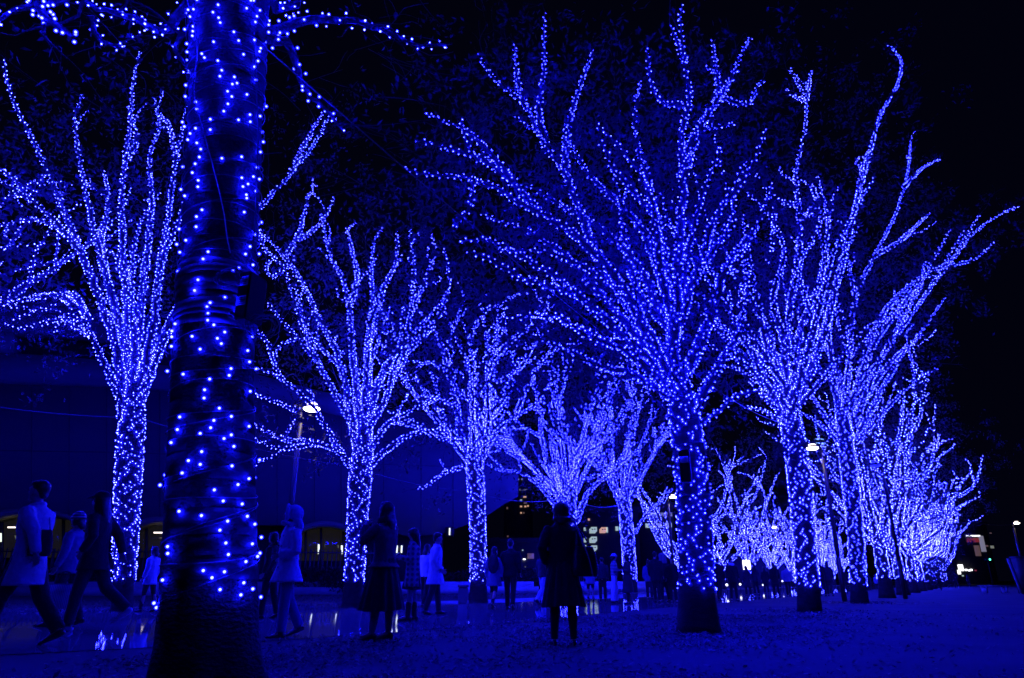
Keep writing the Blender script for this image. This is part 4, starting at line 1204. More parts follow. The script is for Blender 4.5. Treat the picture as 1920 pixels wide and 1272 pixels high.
m = MB(); m.box((.55, .8, 1.05), (1.6, 1.2, 2.1)); m.build('cabinet', M['black_plastic'], root, smooth=False)
m = MB(); m.box((.6, .8, 2.14), (1.75, 1.4, .08)); m.build('roof', M['black_plastic'], root, smooth=False)
m = MB(); m.box((.6, .17, 1.0), (.9, .04, 1.7)); m.build('door', M['black_plastic'], root, smooth=False)
# traffic signal far at right
c = at(1860, 1089, 120); c[2] = 0
root = thing('traffic_signal', 'far traffic signal showing green right of the shop sign', 'traffic signal', c)
m = MB(); m.tube([(0, 0, 0), (0, 0, 5.2)], .08, 8); m.build('post', M['dark_metal'], root)
m = MB(); m.box((0, -.05, 4.1), (1.1, .25, .45)); m.build('housing', M['dark_metal'], root, smooth=False)
m = MB(); m.ell((.3, -.2, 4.1), (.17, .08, .17)); m.build('lens', WIN['green'], root)

# ------------------------------------------------------------------ fallen leaves
def litter(name, label, C, size, mat, lift):
    n = len(C)
    a = nr.uniform(0, 6.28, n)
    tx, ty = nr.normal(0, .25, n), nr.normal(0, .25, n)
    u = np.stack([np.cos(a), np.sin(a), tx], 1); w = np.stack([-np.sin(a), np.cos(a), ty], 1)
    L = (size * nr.uniform(.6, 1.4, n))[:, None]
    nn = np.array([0, 0, 1.0])
    c = C.copy(); c[:, 2] = [gz(a_, b_) for a_, b_ in c[:, :2]]; c[:, 2] += lift + np.abs(tx) * L[:, 0] + np.abs(ty) * L[:, 0] * .5
    curl = nr.uniform(.0, .45, n)[:, None] * nn
    V = np.stack([c - u * L, c + w * L * .45, c + u * L + curl * L, c - w * L * .45, c - nn * L * .02], 1)
    V[:, 1] += curl * L * .6; V[:, 3] += curl * L * .6
    m = MB(); m.add(V.reshape(-1, 3), None, ((np.arange(n) * 5)[:, None, None] + np.array([[4, 0, 1], [4, 1, 2], [4, 2, 3], [4, 3, 0]])[None]).reshape(-1, 3))
    o = m.build(name, mat)
    return tag(o, label, 'leaves', None, 'stuff')
def scatter(n, x0, x1, y0, y1, fn):
    out = []
    while len(out) < n:
        x, y = rnd.uniform(x0, x1), rnd.uniform(y0, y1)
        if rnd.random() < fn(x, y): out.append((x, y, 0.0))
    return np.array(out)
def dens_near(x, y):
    d = row_d(x, y)
    edge = np.interp(d, [-4.5, -4.05, -3.2, 0, 1.6, 4.0, 9.0], [0, .25, 1.0, .9, .35, .06, .02])
    k = mn.noise((x * .7, y * .7, 3.1)) * .5 + .5
    return float(edge * min(1, .04 + 2.2 * max(0, k - .32) ** 1.5))
litter('fallen_leaves', 'carpet of dry fallen leaves on the ground in the foreground', scatter(19000, -9, 12, 2.6, 17, dens_near), .029, M['dry_leaf'], .004)
litter('fallen_leaves', 'thin scatter of leaves under the trees along the far side of the path', scatter(5000, -14, 8, 15, 36, lambda x, y: float(np.interp(row_d(x, y), [-18, -14, -12.3, -11.6], [.6, 1, 1, 0]))), .04, M['dry_leaf'], .004)
litter('fallen_leaves', 'loose ring of leaves round the feet of the near-row trunks', np.vstack([np.stack([px_ + nr.normal(0, .9, 1200), py_ + nr.normal(0, .9, 1200), np.zeros(1200)], 1) for px_, py_ in [(2.9, 11.2), (7.6, 18.7), (12.3, 26.1)]]), .035, M['dry_leaf'], .004)
# ------------------------------------------------------------------ people
CL = {}
def cloth(name, c, **k):
    CL[name] = surf('cloth_' + name, c, tuple(a * .82 for a in c), scale=30, rough=.88, bump=.6, bscale=7, dist=.06, spec=.15, sheen=.1, **k)
cloth('beige', (.66, .64, .58)); cloth('black', (.028, .027, .032)); cloth('navy', (.03, .03, .05)); cloth('charcoal', (.05, .05, .055))
cloth('white', (.82, .81, .80)); cloth('ivory', (.80, .78, .74)); cloth('denim', (.16, .20, .34)); cloth('brown', (.20, .12, .11)); cloth('grey', (.30, .30, .31))
cloth('wine', (.20, .05, .06)); cloth('slate', (.26, .27, .36)); cloth('tights', (.26, .24, .24)); cloth('pale_blue', (.5, .52, .66)); cloth('tan', (.26, .20, .15))
CL['skin'] = surf('skin', (.50, .34, .27), (.44, .29, .23), scale=12, rough=.55, spec=.35)
CL['hair'] = surf('hair', (.016, .013, .012), (.008, .007, .006), scale=40, rough=.45, spec=.5, stretch=(1, 1, .15), bump=.3, bscale=60)
CL['leather'] = surf('leather', (.03, .022, .018), rough=.4, spec=.5)
CL['sole'] = surf('white_shoe', (.6, .6, .6), rough=.6)
def plaid():
    m, nt, p = new_mat('cloth_plaid')
    tc = nt.nodes.new('ShaderNodeTexCoord')
    outs = []
    for ax in ('X', 'Z'):
        w = nt.nodes.new('ShaderNodeTexWave'); w.bands_direction = ax; w.inputs['Scale'].default_value = 3.4
        nt.links.new(tc.outputs['Object'], w.inputs['Vector']); outs.append(w)
    mx = nt.nodes.new('ShaderNodeMix'); mx.data_type = 'RGBA'; mx.blend_type = 'ADD'; mx.inputs[0].default_value = 1
    nt.links.new(outs[0].outputs[0], mx.inputs[6]); nt.links.new(outs[1].outputs[0], mx.inputs[7])
    cr = nt.nodes.new('ShaderNodeValToRGB')
    cr.color_ramp.elements[0].position = .55; cr.color_ramp.elements[0].color = (.05, .05, .06, 1)
    cr.color_ramp.elements[1].position = .95; cr.color_ramp.elements[1].color = (.24, .23, .25, 1)
    nt.links.new(mx.outputs[2], cr.inputs[0]); nt.links.new(cr.outputs[0], p.inputs['Base Color'])
    p.inputs['Roughness'].default_value = .9
    return m
CL['plaid'] = plaid()
def striped(name, a, b, scale, ax):
    m, nt, p = new_mat(name)
    tc = nt.nodes.new('ShaderNodeTexCoord')
    w = nt.nodes.new('ShaderNodeTexWave'); w.bands_direction = ax; w.inputs['Scale'].default_value = scale
    nt.links.new(tc.outputs['Object'], w.inputs['Vector'])
    cr = nt.nodes.new('ShaderNodeValToRGB'); cr.color_ramp.interpolation = 'EASE'
    cr.color_ramp.elements[0].position = .35; cr.color_ramp.elements[0].color = (*a, 1)
    cr.color_ramp.elements[1].position = .6; cr.color_ramp.elements[1].color = (*b, 1)
    nt.links.new(w.outputs[0], cr.inputs[0]); nt.links.new(cr.outputs[0], p.inputs['Base Color'])
    p.inputs['Roughness'].default_value = .6
    return m
CL['bag_stripe'] = striped('bag_stripes', (.30, .30, .33), (.62, .62, .64), 13.0, 'X')
CL['knit_stripe'] = striped('knit_stripes', (.05, .05, .06), (.45, .45, .47), 7.0, 'Z')

work = bpy.data.scenes.new('workbench')       # a scratch scene, so that each remesh evaluates one object only
def remesh(mb_, voxel, smooth_it=3, name='body', fac=.5):
    me = mb_.mesh('tmp', False)
    o = bpy.data.objects.new('tmp', me); work.collection.objects.link(o)
    r = o.modifiers.new('r', 'REMESH'); r.mode = 'VOXEL'; r.voxel_size = voxel; r.use_smooth_shade = True
    if smooth_it:
        s = o.modifiers.new('s', 'SMOOTH'); s.iterations = smooth_it; s.factor = fac
    vl = work.view_layers[0]; vl.update()
    dg = vl.depsgraph
    out = bpy.data.meshes.new_from_object(o.evaluated_get(dg), depsgraph=dg)
    out.name = name
    bpy.data.objects.remove(o, do_unlink=True); bpy.data.meshes.remove(me)
    return out

def rot(ax, ang):
    return np.array(Matrix.Rotation(ang, 3, ax))

ARMS = {'down': ((-.03, .235, 1.12), (.05, .25, .87)), 'swing_f': ((.04, .235, 1.12), (.22, .24, .93)), 'swing_b': ((-.17, .24, 1.14), (-.24, .25, .88)),
        'phone': ((.14, .23, 1.16), (.30, .075, 1.38)), 'phone_low': ((.03, .22, 1.12), (.27, .08, 1.16)), 'clasp': ((-.01, .25, 1.11), (.20, .07, 1.04)),
        'pocket': ((-.10, .27, 1.13), (.07, .20, .93)), 'raise': ((.12, .25, 1.24), (.22, .10, 1.52)), 'bag': ((-.02, .24, 1.10), (.06, .27, .84))}

def person(px, yfeet, yhead, face, label, legs=((0, 0), (0, 0)), arms=('down', 'down'), top=None, bottom=None, shoes='shoes', hair=None, hat=None,
           head=(0, 0), lean=0.0, female=True, detail=1, Y=None, stance=.0, group='people strolling under the lights', scarf=None, loc=None):
    if loc is None:
        g = ground(px, yfeet) if Y is None else np.array([at(px, 1089, Y)[0], Y, gz(at(px, 1089, Y)[0], Y)])
    else: g = np.array(loc)
    zh = zat(px, yhead, g[1]) - g[2]
    s = zh / 1.71
    vox = {2: .0105, 1: .016, 0: .026}[detail]
    vs_ = {2: .011, 1: .015, 0: .022}[detail]
    root = thing('person', label, 'person', (g[0], g[1], g[2]), R(face), group)
    sw = .165 if female else .19       # half shoulder width
    hipy = .085
    L1, L2 = .43, .41
    J = {}
    for k, sgn in ((0, 1), (1, -1)):
        a, b = R(legs[k][0]), R(legs[k][1])
        hip = np.array([0, sgn * hipy, .90])
        knee = hip + L1 * np.array([math.sin(a), sgn * .02 + sgn * stance * .5, -math.cos(a)])
        ank = knee + L2 * np.array([math.sin(a - b), sgn * stance * .5, -math.cos(a - b)])
        J[k] = (hip, knee, ank, a - b)
    low = min(J[0][2][2], J[1][2][2])
    dz = .075 - low
    if shoes in ('heels', 'heel_boots'): dz += .035
    up = np.array([0, 0, dz])
    Lr = rot('Y', R(lean))
    piv = np.array([0, 0, .9])
    tr = lambda p: ((np.asarray(p, float) - piv) @ Lr.T + piv + up) * s      # upper body
    tl = lambda p: (np.asarray(p, float) + up) * s                           # legs
    # ---- body: one continuous surface
    B = MB()
    tz = [.80, .88, .97, 1.07, 1.20, 1.32, 1.39, 1.43, 1.47, 1.53]
    ry = np.array([.10, .155, .15, .125, .14, sw, sw * .92, .075, .056, .054])
    rx = np.array([.08, .10, .10, .088, .10, .10, .085, .06, .054, .054])
    B.tube([tr((0 if z < 1.4 else (z - 1.4) * .18, 0, z)) for z in tz], np.stack([ry, rx], 1) * s, 16, ref=np.array([1., 0, 0]))
    hc = np.array([.028, 0, 1.605])
    Hm = rot('Z', R(head[0])) @ rot('Y', R(-head[1]))
    def th(p): return tr(np.asarray(p) @ Hm.T + hc)
    def hell(B_, c, r, nu=14, nv=10):
        m = MB(); m.ell((0, 0, 0), r, None, nu, nv)
        V = m.v[0] + np.asarray(c)
        B_.add(th(V), m.q[0], m.t[0])
    m = MB(); m.ell((0, 0, 0), (1, 1, 1), None, 20, 14)
    V = m.v[0].copy(); z = V[:, 2].copy()
    f = 1 - .30 * np.clip(-z, 0, 1) ** 1.5
    V[:, 1] *= .077 * f; V[:, 0] = np.where(V[:, 0] > 0, V[:, 0] * .092 * (1 - .1 * np.clip(-z, 0, 1)) + .004 * np.clip(-z, 0, 1), V[:, 0] * .10 * (1 - .25 * np.clip(-z, 0, 1))); V[:, 2] = z * .115
    B.add(th(V), m.q[0], m.t[0])
    hell(B, (.093, 0, -.016), (.019, .013, .022), 8, 6); hell(B, (.080, 0, .03), (.016, .052, .011), 8, 6)
    hell(B, (.080, 0, -.058), (.016, .022, .009), 8, 6); hell(B, (.070, 0, -.095), (.022, .026, .02), 8, 6)
    for sg in (1, -1): hell(B, (-.004, sg * .079, -.012), (.022, .011, .032), 8, 6)
    # legs
    for k in (0, 1):
        hip, knee, ank, sh = J[k]
        calf = knee + (ank - knee) * .35 + np.array([-.012, 0, 0])
        B.tube([tl(hip + (0, 0, .03)), tl(hip * .5 + knee * .5), tl(knee), tl(calf), tl(ank)], np.array([.085, .07, .054, .056, .036]) * s, 12)
        fd = np.array([math.cos(sh * .6), 0, math.sin(sh * .6)])
        B.tube([tl(ank - fd * .05 + (0, 0, -.04)), tl(ank + fd * .03 + (0, 0, -.03)), tl(ank + fd * .13 + (0, 0, -.052)), tl(ank + fd * .18 + (0, 0, -.058))], np.array([[.03, .035], [.038, .045], [.042, .022], [.03, .014]]) * s, 10, ref=np.array([0, 0, 1.]))
    # arms and hands
    A = {}
    for k, sgn in ((0, 1), (1, -1)):
        e, w = ARMS[arms[k]] if isinstance(arms[k], str) else arms[k]
        sg = np.array([1, sgn, 1])
        shd = np.array([0, sgn * (sw + .012), 1.375])
        e, w = np.array(e) * sg, np.array(w) * sg
        e = shd + (e - shd) / np.linalg.norm(e - shd) * .275
        w = e + (w - e) / np.linalg.norm(w - e) * .245
        A[k] = (shd, e, w)
        B.tube([tr(shd), tr(shd * .5 + e * .5), tr(e), tr(e * .55 + w * .45), tr(w)], np.array([.055, .047, .04, .038, .026]) * s, 10)
        fd = (w - e) / np.linalg.norm(w - e)
        side = np.cross(fd, [0, sgn, .2]); side /= np.linalg.norm(side)      # thumb side
        if arms[k] in ('down', 'swing_f', 'swing_b', 'bag'): side = np.array([1., 0, 0]) - fd * fd[0]; side /= np.linalg.norm(side)
        nrm = np.cross(fd, side)
        B.tube([tr(w), tr(w + fd * .045), tr(w + fd * .085)], np.array([[.026, .017], [.040, .015], [.038, .013]]) * s, 10, ref=nrm)
        cur = -nrm * sgn if arms[k] in ('down', 'swing_f', 'swing_b', 'bag') else nrm * sgn
        for i, (o, L) in enumerate(((.030, .072), (.010, .08), (-.010, .075), (-.029, .06))):
            p0 = w + fd * .08 + side * o
            p1 = p0 + (fd * .85 + cur * .35) * L * .45; p2 = p1 + (fd * .5 + cur * .8) * L * .55
            B.tube([tr(p0), tr(p1), tr(p2)], np.array([.0095, .0088, .0078]) * s, 8)
        p0 = w + fd * .025 + side * .03; p1 = p0 + (fd * .6 + side * .75) * .04; p2 = p1 + (fd * .9 + cur * .3) * .035
        B.tube([tr(p0), tr(p1), tr(p2)], np.array([.012, .0105, .009]) * s, 8)
    me = remesh(B, vox * s, 2, 'body', .35)
    me.materials.append(CL['skin'])
    link('body', me, root)
    if detail == 2:
        for sg in (1, -1):
            m = MB(); hell(m, (.083, sg * .032, .008), (.008, .012, .006), 8, 6)
            m.build('eye', CL['hair'], root)
    # ---- clothing
    if top:
        col, hem, flare = top[:3]
        T = MB()
        zz = [1.47, 1.435, 1.40, 1.34, 1.22, 1.06, .93]
        a = np.array([.072, .105, sw + .005, sw + .04, sw + .035, .175, .188]); b = np.array([.074, .082, .105, .128, .135, .128, .14])
        pts = [tr((.012 if z > 1.38 else 0, 0, z)) for z in zz]
        extra = [z for z in (.82, .70, .58, .46, .34) if z > hem + .03] + [hem]
        for i, z in enumerate(extra):
            f_ = (.93 - z) / max(.05, .93 - hem)
            pts.append(tr((0, 0, z)) if z > .7 else (tr((0, 0, z)) * .5 + tl((0, 0, z)) * .5))
            a = np.r_[a, .188 + flare * f_]; b = np.r_[b, .14 + flare * f_]
        if hem > .95: pts, a, b = pts[:6] + [tr((0, 0, hem))], np.r_[a[:6], .178 + flare], np.r_[b[:6], .132 + flare]
        T.tube(pts, np.stack([a, b], 1) * s, 28, ref=np.array([1., 0, 0]))
        for k in (0, 1):
            shd, e, w = A[k]
            wide = top[3] if len(top) > 3 else 0
            T.tube([tr(shd - (0, np.sign(shd[1]) * .03, -.01)), tr(shd * .6 + e * .4), tr(e), tr(e * .5 + w * .5), tr(w - (w - e) * .03)], np.array([.082, .076, .066, .058 + wide, .05 + wide]) * s, 12)
        # collar roll and front placket
        aa = np.linspace(0, 2 * math.pi, 17)
        T.tube([tr((.015 + math.cos(t) * .072, math.sin(t) * .072, 1.452 - .018 * math.cos(t))) for t in aa], .022 * s, 8)
        zf = np.linspace(1.40, max(hem + .02, .5), 8)
        ww = np.interp(zf[::-1], [hem, .93, 1.22, 1.40], [.14 + flare, .14, .135, .105])[::-1]
        T.tube([tr((w_ - .006, .012, z)) for z, w_ in zip(zf, ww)], np.array([[.03, .012]] * 8) * s, 8, ref=np.array([1., 0, 0]))
        me = remesh(T, max(vox * 1.3, .012) * s, 3, 'coat'); me.materials.append(CL[col]); coat = link('coat', me, root)
        if detail == 2:
            m = MB()
            for z in np.linspace(1.32, max(hem + .2, .78), 4):
                wz = np.interp(z, [hem, .93, 1.22, 1.40], [.14 + flare, .14, .135, .105])
                m = MB(); m.ell(tr((wz + .004, .03, z)), np.array([.008, .013, .013]) * s, None, 8, 6); m.build('button', CL['leather'], coat)
    if bottom:
        kind, col = bottom[0], bottom[1]
        if kind == 'trousers':
            T = MB()
            wid = bottom[2] if len(bottom) > 2 else 0
            T.ell(tl((0, 0, .93)), np.array([.122, .168, .12]) * s)
            for k in (0, 1):
                hip, knee, ank, sh = J[k]
                T.tube([tl(hip + (0, 0, .06)), tl(hip * .5 + knee * .5), tl(knee), tl(knee * .45 + ank * .55), tl(ank + (0, 0, .0))], np.array([.10, .088 + wid * .5, .072 + wid, .066 + wid, .062 + wid]) * s, 12)
            me = remesh(T, max(vox * 1.2, .012) * s, 3, 'trousers'); me.materials.append(CL[col]); link('trousers', me, root)
        elif kind == 'skirt':
            hem, flare, pleats = bottom[2:5]
            n = 72; rows = []
            for f_ in np.linspace(0, 1, 9):
                z = 1.02 + (hem - 1.02) * f_
                t = np.arange(n) * 2 * math.pi / n
                amp = .02 * f_ * (1 + .5 * np.sin(t * 3))
                ra = .155 + flare * f_ + amp * np.sin(t * pleats); rb = .125 + flare * f_ + amp * np.sin(t * pleats)
                rows.append(tl(np.stack([np.cos(t) * rb, np.sin(t) * ra, np.full(n, z) + (.012 * np.sin(t * 2 + 1) if f_ == 1 else 0)], 1)))
            Vv = np.vstack(rows)
            Q = [[i * n + j, i * n + (j + 1) % n, (i + 1) * n + (j + 1) % n, (i + 1) * n + j] for i in range(8) for j in range(n)]
            m = MB(); m.add(Vv, Q); m.build('skirt', CL[col], root)
    tight = bottom[5] if bottom and bottom[0] == 'skirt' and len(bottom) > 5 else None
    if tight:
        T = MB()
        for k in (0, 1):
            hip, knee, ank, sh = J[k]
            calf = knee + (ank - knee) * .35 + np.array([-.012, 0, 0])
            T.tube([tl(hip), tl(hip * .5 + knee * .5), tl(knee), tl(calf), tl(ank)], np.array([.09, .076, .06, .062, .042]) * s, 12)
        me = remesh(T, max(vox, .011) * s, 2, 'tights'); me.materials.append(CL[tight]); link('tights', me, root)
    for k in (0, 1):
        hip, knee, ank, sh = J[k]
        T = MB()
        fd = np.array([math.cos(sh * .6), 0, math.sin(sh * .6)])
        hl = .035 if shoes in ('heels', 'heel_boots') else 0.0
        dn = np.array([0, 0, 1.0])
        T.tube([tl(ank - fd * .075 - dn * .045), tl(ank - fd * .03 - dn * .035), tl(ank + fd * .06 - dn * (.045 + hl * .5)), tl(ank + fd * .14 - dn * (.056 + hl)), tl(ank + fd * .205 - dn * (.06 + hl))],
               np.array([[.026, .026], [.04, .042], [.045, .034], [.046, .022], [.022, .013]]) * s, 12, ref=np.array([0, 0, 1.]))
        if hl: T.tube([tl(ank - fd * .055 - dn * .04), tl(ank - fd * .05 - dn * (.078 + hl))], np.array([.026, .018]) * s, 8)
        if shoes in ('boots', 'heel_boots'):
            T.tube([tl(ank - dn * .03), tl(ank + (knee - ank) * .3), tl(ank + (knee - ank) * .62)], np.array([.05, .060, .068]) * s, 12)
        me = remesh(T, vs_ * s, 2, 'shoe'); me.materials.append(CL['sole' if shoes == 'white' else 'leather']); link('boot' if 'boots' in shoes else 'shoe', me, root)
    # ---- hair and hats
    if hair is not None:
        T = MB()
        L, wide = hair[:2]
        if L < .04:      # cropped hair leaves the ears and the temples free
            hell(T, (-.024, 0, .036), (.098, .083, .092)); hell(T, (.025, 0, .078), (.062, .066, .042))
            hell(T, (-.07, 0, -.02), (.04, .066, .06))
        else:
            hell(T, (-.018, 0, .022), (.105, .089 + wide, .108)); hell(T, (.03, 0, .075), (.062, .07, .045))
        for sg in (1, -1) if L >= .04 else (): hell(T, (-.01, sg * .074, -.005 - L * .2), (.05, .018, .05 + L * .25))
        if L > .05:
            T.tube([th((-.05, 0, .05)), th((-.075, 0, -.06)), tr((-.085, 0, 1.56 - L * .55)), tr((-.10, 0, 1.56 - L))], np.array([[.08, .06], [.092 + wide, .055], [.098 + wide, .048], [.06, .03]]) * s, 16, ref=np.array([1., 0, 0]))
        me = remesh(T, vs_ * s, 3, 'hair'); me.materials.append(CL['hair']); link('hair', me, root)
    if hat:
        T = MB()
        if hat[0] == 'beanie':
            hell(T, (-.012, 0, .045), (.112, .098, .105)); T.tube([th((math.cos(t) * .108 - .012, math.sin(t) * .094, .035)) for t in np.linspace(0, 2 * math.pi, 17)], .02 * s, 8)
        elif hat[0] == 'cap':
            hell(T, (-.012, 0, .05), (.112, .098, .085)); T.tube([th((.05, 0, .055)), th((.11, 0, .05)), th((.165, 0, .038))], np.array([[.08, .014], [.075, .012], [.045, .008]]) * s, 12, ref=np.array([0, 0, 1.]))
        elif hat[0] == 'hood':
            hell(T, (-.035, 0, .03), (.135, .125, .135)); T.tube([th((.055 + .02 * math.cos(t), math.sin(t) * .105, .01 + math.cos(t) * .125)) for t in np.linspace(-2.4, 2.4, 19)], .026 * s, 8)
            T.tube([th((-.06, 0, -.02)), tr((-.10, 0, 1.46)), tr((-.09, 0, 1.36))], np.array([[.12, .08], [.13, .065], [.10, .04]]) * s, 14, ref=np.array([1., 0, 0]))
            T.tube([th((.02 + .085 * math.cos(t), .105 * math.sin(t), -.12)) for t in np.linspace(.6, 5.7, 16)], .032 * s, 8)
        elif hat[0] == 'bucket':
            hell(T, (-.01, 0, .06), (.108, .098, .085)); T.tube([th((-.01, 0, .06)), th((-.01, 0, .03)), th((-.01, 0, .012))], np.array([[.105, .11], [.135, .145], [.15, .16]]) * s, 20, ref=np.array([1., 0, 0]))
        me = remesh(T, vs_ * s, 2, 'hat')
        if hat[0] == 'hood':      # open the hood at the face
            bmh = bmesh.new(); bmh.from_mesh(me)
            inv_ = Hm
            dl = []
            for v in bmh.verts:
                p = (np.array(v.co) / s - up - piv) @ Lr + piv - hc
                p = p @ inv_
                if p[0] > .042 and abs(p[1]) < .082 * math.sqrt(max(0, 1 - ((p[2] + .005) / .115) ** 2)) : dl.append(v)
            bmesh.ops.delete(bmh, geom=dl, context='VERTS'); bmh.to_mesh(me); bmh.free()
        me.materials.append(CL[hat[1]]); link('hood' if hat[0] == 'hood' else 'hat', me, root)
    if scarf:
        T = MB()
        for q in range(2):
            T.tube([tr((.015 + math.cos(t) * (.085 - .01 * q), math.sin(t) * .088, 1.455 + .035 * q - .02 * math.cos(t))) for t in np.linspace(0, 2 * math.pi, 17)], .035 * s, 8)
        me = remesh(T, vs_ * s, 2, 'scarf'); me.materials.append(CL[scarf]); link('scarf', me, root)
    Mw = rot('Z', R(face))
    root['label'] = label
    hand = [(tr(A[k][2] + (A[k][2] - A[k][1]) / np.linalg.norm(A[k][2] - A[k][1]) * .10)) @ Mw.T + g for k in (0, 1)]
    shoulder = [tr(A[k][0] + np.array([0, 0, .05])) @ Mw.T + g for k in (0, 1)]
    return root, hand, shoulder, g, s

def phone(label, c, rz, pitch, lit=True, mat=None):
    root = thing('phone', label, 'phone', c, 0)
    root.rotation_euler = (R(pitch), 0, R(rz))
    bm_ = bmesh.new(); bmesh.ops.create_cube(bm_, size=1)
    for v in bm_.verts: v.co = Vector((v.co.x * .075, v.co.y * .009, v.co.z * .15))
    bmesh.ops.bevel(bm_, geom=bm_.edges[:], offset=.003, segments=2, affect='EDGES')
    me = bpy.data.meshes.new('casing'); bm_.to_mesh(me); bm_.free(); me.materials.append(mat or M['black_plastic']); link('casing', me, root)
    m = MB(); m.box((0, -.0055, 0), (.066, .002, .132)); m.build('screen', WIN['cool'] if lit else M['black_plastic'], root, smooth=False)
    return root

def shoulder_bag(label, p_sh, c, w, h, d, rz, col, strap_w=.012):
    root = thing('bag', label, 'bag', c, R(rz))
    m = MB()
    m.tube([(0, 0, 0), (0, 0, h * .25), (0, 0, h * .7), (0, 0, h)], np.array([[w * .5, d * .5], [w * .55, d * .6], [w * .48, d * .45], [w * .36, d * .2]]), 16, ref=np.array([0, 1., 0]))
    me = remesh(m, .012, 3, 'sack'); me.materials.append(CL[col]); link('sack', me, root)
    q = (np.asarray(p_sh) - c) @ rot('Z', R(rz))
    for sg in (-1, 1):
        m = MB(); m.tube(smooth_path([(sg * w * .3, 0, h * .9), np.array([sg * w * .2, 0, h]) * .5 + q * .5 + np.array([sg * .02, -.02, 0]), q + np.array([0, 0, .0])], .05), .5 * strap_w, 6); m.build('strap', CL[col], root)
    return root

# --- near people
p1, h1, s1, g1, k1 = person(18, 1212, 898, 180, 'man in a pale overcoat striding left at the left edge', legs=((21, 4), (-22, 16)), arms=('swing_b', 'swing_f'),
       top=('beige', .62, .05), bottom=('trousers', 'black', .012), hair=(.0, 0), head=(0, 6), lean=3, female=False, detail=2, loc=None)
p2, h2, s2, g2, k2 = person(150, 1184, 925, 180, 'person in a black down coat and peaked cap walking left by the leftmost lit trunk', legs=((10, 4), (-24, 28)), arms=('pocket', 'swing_b'),
       top=('black', .72, .04), bottom=('trousers', 'navy', .004), shoes='white', hair=(.28, .01), hat=('cap', 'black'), lean=3, detail=2)
p3, h3, s3, g3, k3 = person(108, 1176, 964, 180, 'person in a striped knit hat carrying a striped bag behind the pale overcoat', legs=((10, 4), (-14, 10)), arms=('bag', 'down'),
       top=('slate', .78, .02), bottom=('trousers', 'charcoal'), shoes='boots', hair=(.1, 0), hat=('beanie', 'knit_stripe'), detail=2)
p4, h4, s4, g4, k4 = person(272, 1148, 1026, 170, 'child-sized walker in a blue coat just left of the near trunk', legs=((8, 3), (-12, 8)), top=('pale_blue', .70, .03), bottom=('trousers', 'black', -.012), hair=(.12, 0), detail=1)
p5, h5, s5, g5, k5 = person(526, 1196, 955, 218, 'woman in a pale hooded duffle coat walking left with hands together', legs=((4, 2), (-13, 14)), arms=('clasp', 'pocket'),
       top=('ivory', .70, .085, .025), bottom=('trousers', 'denim', .006), shoes='boots', hair=(.16, .0), hat=('hood', 'pale_blue'), head=(-22, 10), detail=2)
p6, h6, s6, g6, k6 = person(498, 1160, 1000, 175, 'dark figure half hidden behind the pale duffle coat', legs=((6, 2), (-10, 6)), top=('black', .75, .02), bottom=('trousers', 'black'), hair=(.1, 0), female=False, detail=1)
p7, h7, s7, g7, k7 = person(712, 1203, 950, 152, 'long-haired woman in a short jacket and long black skirt raising a phone', legs=((3, 0), (-3, 0)), arms=('raise', 'phone'), stance=.05,
       top=('brown', .86, .06, .012), bottom=('skirt', 'black', .33, .17, 14, 'tights'), shoes='heels', hair=(.22, .01), head=(8, 8), scarf='charcoal', detail=2)
p8, h8, s8, g8, k8 = person(770, 1166, 997, 185, 'woman in a plaid coat looking down at a glowing phone', legs=((4, 0), (-3, 3)), arms=('phone_low', 'phone_low'),
       top=('plaid', .60, .04), bottom=('skirt', 'black', .55, .06, 8, 'tights'), shoes='heel_boots', hair=(.26, .015), head=(0, -14), detail=2)
p9, h9, s9, g9, k9 = person(814, 1153, 1001, 20, 'grey-haired person in a long white coat walking right', legs=((10, 3), (-12, 8)), arms=('swing_f', 'pocket'),
       top=('white', .62, .07), bottom=('trousers', 'navy'), hair=(.02, 0), female=False, detail=2)
p9b, *_ = person(796, 1140, 1022, 60, 'walker in a short white jacket half behind the long white coat', legs=((6, 2), (-10, 8)), top=('white', .82, .03), bottom=('trousers', 'black'), hair=(.15, 0), detail=1)
p10, h10, s10, g10, k10 = person(926, 1142, 1026, 70, 'woman in a pale coat with a backpack walking away beside the third lit trunk', legs=((14, 5), (-18, 18)), top=('slate', .62, .06), bottom=('trousers', 'black', -.014), hair=(.2, .01), detail=1)
p11, h11, s11, g11, k11 = person(957, 1143, 1012, 82, 'tall man in dark clothes walking away beside the pale coat with backpack', legs=((12, 4), (-14, 12)), top=('black', .78, .02), bottom=('trousers', 'black'), hair=(.0, 0), female=False, detail=1)
p12, h12, s12, g12, k12 = person(1019, 1136, 1030, 40, 'walker in pale cropped trousers beside the black coat', legs=((12, 10), (-14, 22)), top=('charcoal', .84, .02), bottom=('trousers', 'pale_blue', .02), shoes='boots', hair=(.1, 0), detail=1)
p13, h13, s13, g13, k13 = person(1058, 1211, 946, 92, 'woman in a black coat and skirt seen from behind, looking up', legs=((1, 0), (-1, 0)), arms=('pocket', 'phone'), stance=.06,
       top=('black', .66, .05), bottom=('skirt', 'charcoal', .44, .12, 12, 'black'), shoes='shoes', hair=(.12, .025), head=(0, 12), detail=2)
phone('phone raised in the hands of the long-haired woman', h7[1] + np.array([-.02, 0, .07]), 60, -12, False)
phone('glowing phone held by the woman in plaid', h8[0] + np.array([-.03, .03, .03]), -90, -55, True, M['paper'])
shoulder_bag('dark shoulder bag hanging at the side of the black coat', s13[1], g13 + np.array([.27, -.10, .80]), .34, .36, .15, 15, 'leather', .02)
m = MB(); m.tube(smooth_path([s13[1] + np.array([-.03, 0, .02]), s13[1] + np.array([.10, -.08, -.22]), g13 + np.array([.36, -.12, 1.0])], .05), np.array([[.03, .008]]), 8) if False else None
